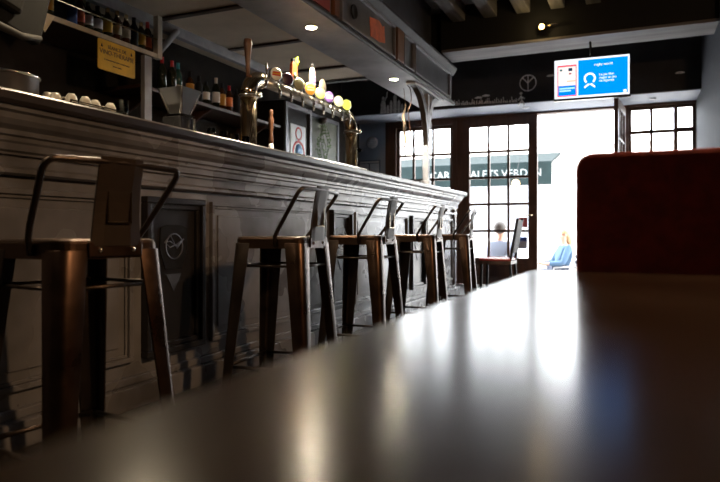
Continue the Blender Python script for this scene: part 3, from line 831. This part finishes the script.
# items on front wall left : round sign, camera, notice board
t = thing('round_wall_sign', 'white round sign on the blue-grey wall left of the windows', 'sign', (-3.87, 9.40, 2.20))
obj('disc', lathe(B(), [(0, .0), (.095, 0), (.095, -.008), (0, -.008)], 28, (0, 0, 0), 'y'), 'white', t)
b = B()
for k, w in enumerate((.05, .065, .065, .04)): box(b, -w, -.0095, .045-.03*k, w, -.008, .053-.03*k)
obj('printed_lines', b, cm('grey print', (.35, .38, .42)), t)
t = thing('notice_board', 'framed board of four white notices on the blue-grey wall', 'notice board', (-3.90, 9.40, 1.72))
obj('backing', box(B(), -.20, -.012, -.20, .17, 0, .20), cm('slate blue board', (.10, .15, .22)), t)
for ix in (0, 1):
    for iz in (0, 1):
        b = B(); box(b, -.18+.175*ix, -.014, -.175+.175*iz, -.025+.175*ix, -.012, -.02+.165*iz); obj('notice_sheet', b, cm('pale sheet', (.7, .75, .8)), t)
b = B(); box(b, -.18, -.014, .155, .15, -.012, .185); obj('heading_strip', b, 'white', t)
t = thing('wall_camera', 'tiny dark dome camera on the wall beside the tap tower', 'camera', (-4.05, 9.38, 2.08))
obj('camera_arm', tube(B(), [(0, .02, .0), (0, -.07, .0)], .012, 8), 'white', t)
obj('camera_dome', lathe(B(), [(0, -.04), (.03, -.03), (.042, 0), (.03, .02), (0, .03)], 16, (0, -.09, 0)), 'blackgloss', t)

# ------------------------------------------------------------------ chalk drawings on frieze (plane y = 8.72, read from -Y)
def P(px, py, Y=8.72):
    tt = (px-638)/697.8; d = Y*.9172/(1+.3984*tt); return (tt*d, .78+(232-py)*d/640)
FY = 8.718
def chalk(name, label, strokes=(), polys=(), r=.007, cat='drawing', group='chalk drawings on the frieze'):
    b = B()
    for s in strokes: tube(b, [(x, FY, z) for x, z in s], r, 5)
    for p in polys: prism(b, p, FY-.001, FY+.002, 'y')
    return tag(obj(name, b, 'chalkwhite'), label, cat, group)
cx, cz = P(528, 83); rr_ = .105
ring = [(cx+rr_*math.cos(a), cz+rr_*math.sin(a)) for a in [2*PI*k/28 for k in range(29)]]
chalk('chalk_peace_sign', 'chalk peace sign in a ring on the black frieze', [ring, [(cx, cz+rr_), (cx, cz-rr_)], [(cx, cz), (cx-.075, cz+.075)], [(cx, cz), (cx+.075, cz+.075)]], r=.008)
x, z = P(521, 98)
chalk('chalk_walking_figure', 'chalk figure walking just below the peace sign', [[(x, z+.03), (x+.01, z-.03), (x-.04, z-.10)], [(x+.01, z-.03), (x+.05, z-.10)], [(x, z+.01), (x+.05, z-.01)], [(x, z+.01), (x-.04, z-.03)]], [[(x+.02*math.cos(a), z+.06+.02*math.sin(a)) for a in [2*PI*k/10 for k in range(10)]]], r=.012)
mush = [(478.5, 98, 'small chalk cloud above the frieze grass, left one'), (486, 96, 'small chalk cloud above the frieze grass, right one'), (551, 76, 'small chalk cloud just left of the television'), (680, 73, 'small chalk cloud right of the television, near the right wall')]
for px, py, lab in mush:
    x, z = P(px, py); chalk('chalk_cloud', lab, [], [[(x+.05*math.cos(a)*(1.1), z+.02*math.sin(a)*(1 if math.sin(a) > 0 else .4)) for a in [2*PI*k/12 for k in range(12)]]])
# grass & skyline strip
st = []
random.seed(3)
for k in range(70):
    px = 452+k*1.0+random.uniform(-.4, .4)
    if px > 517: break
    x, z0 = P(px, 103.5-(px-452)*.055+2.2); h = random.choice((.02, .03, .03, .05, .07))*1.1
    st.append([(x, z0), (x+random.uniform(-.012, .012), z0+h)])
chalk('chalk_grass', 'row of chalk grass and tiny figures along the foot of the frieze', st, r=.006)
x, z = P(383, 104)
chalk('chalk_statue', 'chalk figure with raised arm on the frieze beside the canopy end', [[(x, z-.10), (x+.01, z+.02)], [(x+.03, z-.10), (x+.02, z+.02)], [(x+.02, z+.03), (x+.06, z+.10), (x+.07, z+.17)], [(x-.02, z+.01), (x-.03, z-.03)]],
      [[(x-.045, z-.14), (x+.055, z-.14), (x+.045, z-.02), (x+.03, z+.05), (x-.02, z+.05), (x-.03, z-.02)], [(x+.005+.022*math.cos(a), z+.08+.026*math.sin(a)) for a in [2*PI*k/10 for k in range(10)]]], r=.010)
x, z = P(395, 104); pol = []
for dx, w, h in ((-.11, .035, .10), (-.06, .04, .16), (0, .05, .24), (.06, .04, .16), (.11, .035, .10)):
    pol.append([(x+dx-w/2, z-.13), (x+dx+w/2, z-.13), (x+dx+w/2, z-.13+h), (x+dx, z-.13+h+.03), (x+dx-w/2, z-.13+h)])
chalk('chalk_buildings', 'chalk cluster of pointed buildings beside the chalk statue', [[(x-.13, z-.08), (x+.13, z-.08)]], pol)
b = B(); lathe(b, [(0, -.01), (.045, -.01), (.05, 0)], 20, (*[P(653, 97)[0], 9.05], 2.498)); 
tag(obj('flush_ceiling_light', b, cm('milky cap', (.55, .58, .62))), 'small round flush fitting under the pale lintel at right', 'light')
b = B(); lathe(b, [(0, -.01), (.045, -.01), (.05, 0)], 20, (-1.42, 9.0, 2.498)); 
tag(obj('flush_ceiling_light', b, cm('milky cap', (.55, .58, .62))), 'small round flush fitting under the pale lintel left of the television', 'light')

# ================================================================== TELEVISION
K_ = .95
tv = thing('television', 'flat television with a bright blue screen hanging below the ceiling beam', 'television', (-.440, 6.98, 2.372), R(2))
W_, H_ = .725, .402
obj('housing', box(B(), -W_/2-.012, 0, -H_/2-.022, W_/2+.012, .05, H_/2+.012), 'blackgloss', tv, bevel=.005)
def scr(name, x0, z0, x1, z1, col, s, lay, parent=tv):
    b = box(B(), x0, -.001-.0006*lay, z0, x1, .0, z1); return obj(name, b, emit_mat('screen '+name, col, s), parent)
sc_ = scr('screen', -W_/2, -H_/2, W_/2, H_/2, (.86, .90, 1), 1.0, 0)
scr('blue_field', -.128, -H_/2+.020, W_/2-.016, H_/2-.018, (.0, .27, .88), .9, 1, sc_)
scr('advert_border', -.335, -H_/2+.018, -.142, H_/2-.055, (.95, .13, .16), .9, 1, sc_)
scr('advert_ground', -.325, -.068, -.152, H_/2-.075, (1, .80, .74), .95, 2, sc_)
scr('advert_caption', -.325, -H_/2+.03, -.152, -.068, (.0, .22, .80), .9, 2, sc_)
for k, (x0, z0, x1, z1, c, s) in enumerate(((-.31, .085, -.285, .105, (.02, .14, .16), .7), (-.225, .08, -.185, .112, (.01, .04, .10), .7), (-.22, .045, -.195, .062, (.3, .04, .08), .8), (-.24, -.03, -.155, -.018, (1, .45, .3), .9), (-.315, -.105, -.16, -.09, (.4, .75, 1), 1), (-.315, -.13, -.2, -.115, (.4, .75, 1), 1))):
    scr('advert_shape', x0, z0, x1, z1, c, s, 3, sc_)
wm = emit_mat('screen white', (.85, .95, 1), 1.1)
b = B(); n = 30
for k in range(n):
    a0, a1 = R(-50+280*k/n), R(-50+280*(k+1)/n)
    c = (-.015, -.012)
    vs = [(c[0]+r_*math.cos(a), c[1]+r_*math.sin(a)) for a, r_ in ((a0, .04), (a0, .058), (a1, .058), (a1, .04))]
    prism(b, vs, -.0022, -.001, 'y')
for s in (-1, 1): prism(b, [(c[0]-.005*s, c[1]-.058), (c[0]+.052*s, c[1]-.10), (c[0]+.052*s, c[1]-.082), (c[0]+.02*s, c[1]-.052)], -.0022, -.001, 'y')
obj('ring_emblem', b, wm, sc_)
b = B()
prism(b, [(.32+.016*math.cos(a), -.165+.016*math.sin(a)) for a in [2*PI*k/14 for k in range(14)]], -.0022, -.001, 'y'); obj('corner_dot', b, wm, sc_)
text('screen_lettering', 'rugby world', .036, wm, face_ny(.115, -.0018, .125), sc_, depth=.0006)
for k, s in enumerate(('Le jeu fête', 'rugby un jeu', 'de légende')): text('screen_lettering', s, .033, wm, face_ny(.075, -.0018, .02-.032*k), sc_, depth=.0006, align='LEFT')
b = B(); tube(b, [(.0, .03, H_/2), (-.02, .03, .49)], .012, 8); cbox(b, (-.02, .03, .478), (.10, .08, .012)); obj('ceiling_mount', b, 'blackgloss', tv)
lt = bpy.data.lights.new('tv', 'AREA'); bpy.data.lights.remove(lt)

# halogen spot on the beam face
t = thing('beam_spotlight', 'small yellow halogen spotlight fixed to the dark beam face', 'light', (-.90, 6.83, 2.87))
obj('arm', tube(B(), [(.0, 0, 0), (0.0, -.07, 0), (.1, -.10, .02), (.15, -.09, .02)], .006, 8), 'brass', t)
obj('lamp_head', lathe(B(), [(.018, .0), (.030, -.05), (.034, -.06), (.026, -.06), (.02, -.05), (0, -.045)], 16, (0, -.06, 0), 'y'), 'brass', t)
obj('lamp_bulb', lathe(B(), [(0, -.024), (.016, -.02), (.025, 0), (.016, .018), (0, .02)], 14, (0, -.13, 0)), emit_mat('yellow bulb', (1, .72, .22), 12), t)
l = bpy.data.lights.new('halogen', 'POINT'); l.energy = 1.2; l.color = (1, .7, .3); l.shadow_soft_size = .02
lo = bpy.data.objects.new('halogen', l); C.objects.link(lo); lo.location = (-.90, 6.64, 2.87)
# black ironwork on the ceiling
b = B()
X_, Y_ = -.90, 5.95
for s in (-1, 1):
    lathe(b, [(.032, -.006), (.044, -.006), (.044, .006), (.032, .006)], 18, (X_+s*.055, Y_, 3.02), 'y', ring=True)
    tube(b, [(X_+s*.055, Y_, 3.06), (X_+s*.055, Y_, 3.25)], .009, 8)
tube(b, [(X_-.13, Y_, 3.10), (X_+.13, Y_, 3.10)], .009, 8)
tag(obj('ceiling_hooks', b, 'black'), 'pair of black iron rings hanging from the ceiling near the beam', 'hooks')

# ================================================================== TABLE, BENCH, CHAIR
tb = thing('table', 'glossy dark table filling the foreground, its far corner near the doorway', 'table', (.17, .50, 0))
b = B(); pr = []
x0, x1, y0, y1, r_ = -.378, .40, -.95, .878, .02
for cx_, cy_, a0 in ((x1-r_, y1-r_, 0), (x0+r_, y1-r_, 90), (x0+r_, y0+r_, 180), (x1-r_, y0+r_, 270)):
    for k in range(5): a = R(a0+90*k/4); pr.append((cx_+r_*math.cos(a), cy_+r_*math.sin(a)))
prism(b, pr, .668, .70, 'z'); obj('tabletop', b, 'table', tb, bevel=.004)
b = B(); tube(b, [(.05, 0, .02), (.05, 0, .668)], .035, 16); obj('column', b, 'black', tb)
b = B(); cbox(b, (.05, 0, .012), (.44, .60, .024)); obj('base_plate', b, 'black', tb, bevel=.006)

bn = thing('red_bench', 'red velvet bench with its rounded back rising behind the table end', 'bench', (.365, 1.62, -.004))
def cushion(bm, x0, x1, y0, y1, z0, z1, r, n=6):
    pr = []
    for cx_, cz_, a0, rr in ((x1-r, z1-r, 0, r), (x0+r, z1-r, 90, r), (x0+.01, z0+.01, 180, .01), (x1-.01, z0+.01, 270, .01)):
        for k in range(n+1): a = R(a0+90*k/n); pr.append((cx_+rr*math.cos(a), cz_+rr*math.sin(a)))
    return prism(bm, pr, y0, y1, 'y')
b = cushion(B(), -.485, .52, -.215, -.08, .30, .948, .035); obj('backrest', b, 'red', bn, bevel=.012)
b = cushion(B(), -.475, .52, -.08, .40, .36, .48, .03); obj('seat_cushion', b, 'red', bn, bevel=.015)
b = B(); box(b, -.47, -.20, .06, .51, .36, .36); obj('bench_base', b, 'brown', bn)
for sx in (-.43, .47):
    for sy in (-.16, .32):
        b = B(); cbox(b, (sx, sy, .03), (.06, .06, .06)); obj('leg', b, 'brown', bn)

# chair by the windows (faces the bar)
ch = thing('dining_chair', 'dark chair with red seat standing side-on before the glazed door', 'chair', (-1.62, 8.15, 0))
def leg(x, y, x2, y2, z0, z1, w=.03):
    return loft(B(), [[(x-w/2, y-w/2, z0), (x+w/2, y-w/2, z0), (x+w/2, y+w/2, z0), (x-w/2, y+w/2, z0)], [(x2-w/2, y2-w/2, z1), (x2+w/2, y2-w/2, z1), (x2+w/2, y2+w/2, z1), (x2-w/2, y2+w/2, z1)]])
for s in (-.17, .17):
    obj('leg', leg(-.19, s, -.18, s, 0, .40), 'black', ch); obj('leg', leg(.20, s, .17, s, 0, .40), 'black', ch)
    obj('back_post', leg(.17, s, .265, s, .40, .95, .032), 'black', ch)
b = B(); box(b, -.21, -.20, .38, .19, .20, .42); obj('seat_frame', b, 'brown', ch)
b = B(); box(b, -.21, -.20, .42, .185, .20, .455); obj('seat', b, cm('rose red vinyl', (.45, .06, .05), .25), ch, bevel=.012)
obj('back_panel', loft(B(), [[(.195, -.155, .52), (.211, -.155, .52), (.211, .155, .52), (.195, .155, .52)], [(.262, -.155, .93), (.278, -.155, .93), (.278, .155, .93), (.262, .155, .93)]]), 'black', ch, bevel=.004)

# notices stuck on the glazed leaf
t = thing('door_notice', 'small blue and white notice stuck low on the glazed door', 'notice', (-1.53, 9.43, .62))
obj('sheet', box(B(), -.065, -.004, -.08, .065, 0, .085), cm('notice pale blue', (.5, .62, .9)), t)
obj('blue_heading', box(B(), -.065, -.0055, .03, .065, -.004, .085), cm('notice navy', (.04, .12, .55)), t)
b = B()
for k in range(3): box(b, -.045, -.005, -.05+.025*k, .045, -.004, -.04+.025*k)
obj('printed_lines', b, 'white', t)
b = B(); box(b, -.06, -.004, -.05, .06, 0, .09); 
t = thing('red_flyer', 'pinkish red flyer stuck on the glazed door above the blue notice', 'flyer', (-1.52, 9.43, .90))
obj('sheet', b, cm('flyer pink red', (.8, .18, .2)), t)

# ================================================================== EXTERIOR
GZ = -.45
tag(obj('street_paving', box(B(), -14, 9.58, GZ-.2, 12, 30, GZ), 'pave'), kind='structure')
st_ = B(); box(st_, -1.5, 9.58, GZ, .0, 9.9, -.22); box(st_, -1.5, 9.58, -.22, .0, 9.75, -.02); tag(obj('door_step', st_, 'pave'), kind='structure')
FB = thing('house_across_street', 'pale rendered shopfront building across the sunlit street', 'building', (-2, 16, GZ))
obj('wall', box(B(), -11, 0, 0, 13, .4, 3.3), 'facade', FB)
for k, x in enumerate((-7.2, -4.6, -2.0, .6, 3.2, 5.8)):
    b = frame(B(), 'y', x, .5 if k % 2 else .0, x+1.7, 2.5, .08, -.06, .02); w = obj('shop_window', b, 'white', FB)
    obj('pane', box(B(), x+.08, -.02, .58 if k % 2 else .08, x+1.62, -.01, 2.42), 'shopglass', w)
obj('string_course', box(B(), -11, -.08, 3.0, 13, 0, 3.15), 'facade', FB)
aw = thing('awning', 'dark teal cafe awning across the street lettered in white capitals', 'awning', (-3.4, 15.1, GZ))
b = B(); prism(b, [(.88, 3.15), (.88, 3.11), (-1.0, 2.70), (-1.0, 2.24), (-1.03, 2.24), (-1.03, 2.74)], -2.9, 1.72, 'x'); obj('canvas', b, 'awning', aw)
lm = cm('faded white lettering', (.14, .15, .15))
text('awning_lettering', 'CARTE', .24, lm, face_ny(-.97, -1.035, 2.50), aw, align='LEFT')
text('awning_lettering', 'GALETS VERDEN', .23, lm, face_ny(-.20, -1.035, 2.50), aw, align='LEFT')
b = B(); tube(b, [(1.7, -.98, 2.4), (1.7, .88, 2.9)], .02, 6); tube(b, [(-2.88, -.98, 2.4), (-2.88, .88, 2.9)], .02, 6); obj('awning_arm', b, 'steel', aw)
# striped shop canvas lower band
b = B(); box(b, -5.4, 14.9, GZ, -2.2, 15.0, 1.15+GZ)
t = thing('terrace_screen', 'pale low terrace screen under the awning across the street', 'screen', (-3.6, 15, GZ))
for k in range(5):
    obj('screen_panel', box(B(), -1.6+.64*k, -.02, .1, -1.02+.64*k, .02, 1.1), cm('pale canvas', (.5, .5, .52)), t)
    obj('screen_post', box(B(), -1.64+.64*k, -.03, 0, -1.6+.64*k, .03, 1.2), 'steel', t)
b.free()
t = thing('wicker_lantern', 'round tan wicker lantern hanging outside beyond the glazed door', 'lantern', (-2.28, 13.2, 1.76))
obj('shade', lathe(B(), [(.01, .09), (.06, .07), (.09, 0), (.06, -.06), (.02, -.08)], 18), cm('tan wicker', (.50, .33, .15), .8), t)
obj('cord', tube(B(), [(0, 0, .09), (0, .9, 1.0)], .006, 5), 'black', t)

def cafe_chair(label, loc, rz, m='steel'):
    t = thing('cafe_chair', label, 'chair', loc, rz)
    for sx in (-.2, .2):
        for y0_, y1_, z1_ in ((-.2, -.18, .44), (.22, .18, .44)):
            obj('leg', tube(B(), [(sx, y0_, 0), (sx, y1_, z1_)], .012, 8), m, t)
        obj('armrest', tube(B(), [(sx*1.15, .22, .66), (sx*1.15, -.16, .64), (sx, -.18, .44)], .013, 8), m, t)
        obj('back_post', tube(B(), [(sx, .18, .44), (sx, .28, .86)], .012, 8), m, t)
    obj('seat', box(B(), -.21, -.21, .43, .21, .2, .45), m, t, bevel=.006)
    b = B()
    for k in range(4): box(b, -.2, .20+.025*k, .52+.09*k, .2, .212+.025*k, .575+.09*k)
    obj('back_slats', b, m, t); return t

def bake(o):
    dg = bpy.context.evaluated_depsgraph_get(); dg.update()
    me = bpy.data.meshes.new_from_object(o.evaluated_get(dg)); o.modifiers.clear(); o.data = me
    for p in me.polygons: p.use_smooth = True
    return o
def skinned(name, chains, m, parent, sub=2):
    """chains: list of [(x,y,z,r), ...] sharing points by coordinate"""
    bm = B(); sk = bm.verts.layers.skin.verify(); idx = {}
    first = True
    for ch_ in chains:
        pv = None
        for (x, y, z, r) in ch_:
            key = (round(x, 4), round(y, 4), round(z, 4))
            if key not in idx:
                v = bm.verts.new((x, y, z)); v[sk].radius = (r, r); v[sk].use_root = first; first = False; idx[key] = v
            v = idx[key]
            if pv is not None and pv is not v and bm.edges.get((pv, v)) is None: bm.edges.new((pv, v))
            pv = v
    me = bpy.data.meshes.new(name); bm.to_mesh(me); bm.free(); me.materials.append(M[m])
    o = bpy.data.objects.new(name, me); C.objects.link(o); o.parent = parent
    s = o.modifiers.new('skin', 'SKIN'); s.use_smooth_shade = True
    ss = o.modifiers.new('sub', 'SUBSURF'); ss.levels = sub; ss.render_levels = sub
    bpy.context.view_layer.update()
    return bake(o)

def seated_person(label, loc, rz, top, hair, long_hair=False, lean=.05, sc=1., bottom='jeans'):
    """faces local -Y, seat height .45"""
    t = thing('person', label, 'person', loc, rz); t.scale = (sc, sc, sc)
    pel = (0, .02, .55, .13); wst = (0, .03+lean*.4, .68, .115); chs = (0, .02+lean, .86, .145); nb = (0, .015+lean, 1.0, .065); nk = (0, .0+lean, 1.06, .05)
    hd = (0, -.01+lean, 1.13, .072); hd2 = (0, .0+lean, 1.21, .082)
    body = [[pel, wst, chs, nb, nk, hd, hd2]]
    arms, legs, hands = [], [], []
    for s in (-1, 1):
        sh = (.165*s, .02+lean, .965, .055); el = (.225*s, -.06+lean*.5, .71, .042); wr = (.12*s, -.28, .70, .028); pm = (.10*s, -.34, .705, .03)
        hp = (.09*s, .0, .54, .09); kn = (.11*s, -.40, .52, .062); ca = (.11*s, -.39, .35, .058); an = (.11*s, -.36, .10, .038); to = (.11*s, -.50, .04, .035)
        body += [[chs, sh, el, wr, pm], [pel, hp, kn, ca, an, to]]
        for k in range(4):
            a = (-.024+.016*k); L = (.060, .072, .068, .052)[k]
            body.append([pm, (.10*s+a, -.372, .712, .0095), (.10*s+a, -.372-L*.55, .708, .009), (.10*s+a*1.1, -.372-L, .695, .008)])
        body.append([pm, (.10*s-.036*s, -.345, .712, .011), (.10*s-.052*s, -.375, .706, .010)])
        arms.append([(*chs[:3], chs[3]+.012), (*sh[:3], sh[3]+.012), (*el[:3], el[3]+.012), (.15*s, -.22, .703, .045)])
        legs.append([(*pel[:3], pel[3]+.010), (*hp[:3], hp[3]+.010), (*kn[:3], kn[3]+.010), (*ca[:3], ca[3]+.008), (.11*s, -.365, .14, .052)])
    skinned('body', body, 'skin', t)
    skinned('top', [[(*pel[:3], pel[3]+.014), (*wst[:3], wst[3]+.016), (*chs[:3], chs[3]+.014), (*nb[:3], nb[3]+.012)]] + arms, top, t)
    skinned('trousers', legs, bottom, t)
    for s in (-1, 1): skinned('shoe', [[(.11*s, -.345, .06, .045), (.11*s, -.42, .045, .045), (.11*s, -.53, .035, .038)]], 'shoe', t, 1)
    hy = lean
    b = B(); bmesh.ops.create_uvsphere(b, u_segments=18, v_segments=12, radius=.1)
    for v in b.verts:
        v.co = Vector((v.co.x*.92, v.co.y*1.08+.018, v.co.z*1.02))
        if v.co.y < -.04: v.co.y = -.04+(v.co.y+.04)*.3; 
        if v.co.z < -.02 and v.co.y < 0.01: v.co.y = .01+.02*abs(v.co.x)/.1
        v.co += Vector((0, hy, 1.215))
    obj('hair', b, hair, t, sm=True)
    if long_hair:
        skinned('hair_length', [[(0, .06+hy, 1.22, .085), (0, .085+hy, 1.12, .08), (0, .10+hy, 1.02, .065), (0, .10+hy, .94, .04)]], hair, t, 1)
    # face
    b = B(); prism(b, [(-.012, 1.165), (.012, 1.165), (.004, 1.20), (-.004, 1.20)], -.105+hy, -.075+hy, 'y'); obj('nose', b, 'skin', t, bevel=.004)
    for s in (-1, 1):
        b = B(); bmesh.ops.create_uvsphere(b, u_segments=8, v_segments=6, radius=.009, matrix=Matrix.Translation((.03*s, -.078+hy, 1.20))); obj('eye', b, 'ink', t)
        b = B(); bmesh.ops.create_uvsphere(b, u_segments=8, v_segments=6, radius=.02, matrix=Matrix.Translation((.086*s, .005+hy, 1.18))@Matrix.Diagonal((.4, .8, 1.3, 1))); obj('ear', b, 'skin', t)
    b = B(); cbox(b, (0, -.079+hy, 1.14), (.04, .008, .008)); obj('mouth', b, 'redcap', t)
    return t
# man seen through the glass
cafe_chair('steel terrace chair under the dark-haired man outside the glazed door', (-2.02, 10.45, GZ), R(165))
seated_person('dark-haired person in a grey shirt seated outside behind the glazed door', (-2.02, 10.43, GZ), R(165), 'shirt', 'hair_dark', sc=1.07)
cafe_chair('steel terrace chair carrying the blonde person beyond the open doorway', (-1.24, 11.25, GZ), R(-62))
seated_person('blonde person in a light blue top seated outside beyond the open doorway', (-1.24, 11.24, GZ), R(-62), 'blue', 'hair_blonde', True, lean=.10)
tt_ = thing('cafe_table', 'small round terrace table in front of the blonde person', 'table', (-1.78, 11.55, GZ))
obj('tabletop', lathe(B(), [(0, .70), (.30, .70), (.30, .72), (0, .72)], 28), 'steel', tt_)
obj('column', tube(B(), [(0, 0, .02), (0, 0, .70)], .025, 12), 'black', tt_)
obj('foot', lathe(B(), [(0, 0), (.2, 0), (.2, .015), (0, .03)], 20), 'black', tt_)

# ================================================================== LIGHT
w = bpy.data.worlds.new('sky'); S.world = w; w.use_nodes = True
bg = w.node_tree.nodes['Background']; bg.inputs['Color'].default_value = (.90, .95, 1, 1); bg.inputs['Strength'].default_value = 11
sun = bpy.data.lights.new('sun', 'SUN'); sun.energy = 10; sun.angle = R(2); sun.color = (1, .96, .9)
so = bpy.data.objects.new('sun', sun); C.objects.link(so); so.rotation_euler = (R(38), R(10), 0)   # from the south-ish, onto the house across
def portal(x0, x1, z0, z1):
    l = bpy.data.lights.new('window_portal', 'AREA'); l.shape = 'RECTANGLE'; l.size = x1-x0; l.size_y = z1-z0; l.cycles.is_portal = True
    o = bpy.data.objects.new('window_portal', l); C.objects.link(o); o.location = ((x0+x1)/2, 9.60, (z0+z1)/2); o.rotation_euler = (R(-90), 0, 0)
portal(-3.47, -2.57, .34, 2.40); portal(-2.33, -1.43, .38, 2.36); portal(-1.32, -.17, -.3, 2.47); portal(-.1, .68, .36, 2.45)
# room pendant right of the picture (warm)
pend = thing('pendant_lamp', 'brass pendant lamp hanging over the red bench, right of the picture', 'lamp', (1.0, 1.75, 2.25))
obj('lamp_shade', lathe(B(), [(.03, .16), (.06, .15), (.15, .02), (.16, 0), (.15, 0), (.05, .14), (.03, .15)], 28, ring=True), 'brass', pend)
obj('lamp_bulb', lathe(B(), [(0, .02), (.03, .04), (.035, .07), (.02, .11), (0, .12)], 16), emit_mat('warm bulb', (1, .62, .28), 20), pend)
obj('cord', tube(B(), [(0, 0, .16), (0, 0, 1.0)], .004, 6), 'black', pend)
l = bpy.data.lights.new('pendant_light', 'POINT'); l.energy = 105; l.color = (1, .62, .32); l.shadow_soft_size = .06
lo = bpy.data.objects.new('pendant_light', l); C.objects.link(lo); lo.location = (1.0, 1.75, 2.22)

# ================================================================== CAMERA
cam = bpy.data.cameras.new('camera'); co_ = bpy.data.objects.new('camera', cam); C.objects.link(co_)
cam.sensor_width = 36; cam.lens = 640*36/720
co_.location = (0, 0, .78); co_.rotation_euler = (R(90), 0, math.atan2(.3984, .9172))
cam.shift_y = -(241-232)/720.   # horizon at y = 232
cam.clip_start = .02; cam.clip_end = 200
cam.dof.use_dof = True; cam.dof.focus_distance = 3.4; cam.dof.aperture_fstop = 3.0; cam.dof.aperture_blades = 7
S.camera = co_
S.view_settings.view_transform = 'Standard'; S.view_settings.look = 'None'; S.view_settings.gamma = 1; S.view_settings.exposure = 0.6
S.cycles.use_denoising = True
S.cycles.max_bounces = 8; S.cycles.transparent_max_bounces = 12; S.cycles.caustics_reflective = False; S.cycles.caustics_refractive = False
S.cycles.sample_clamp_indirect = 6
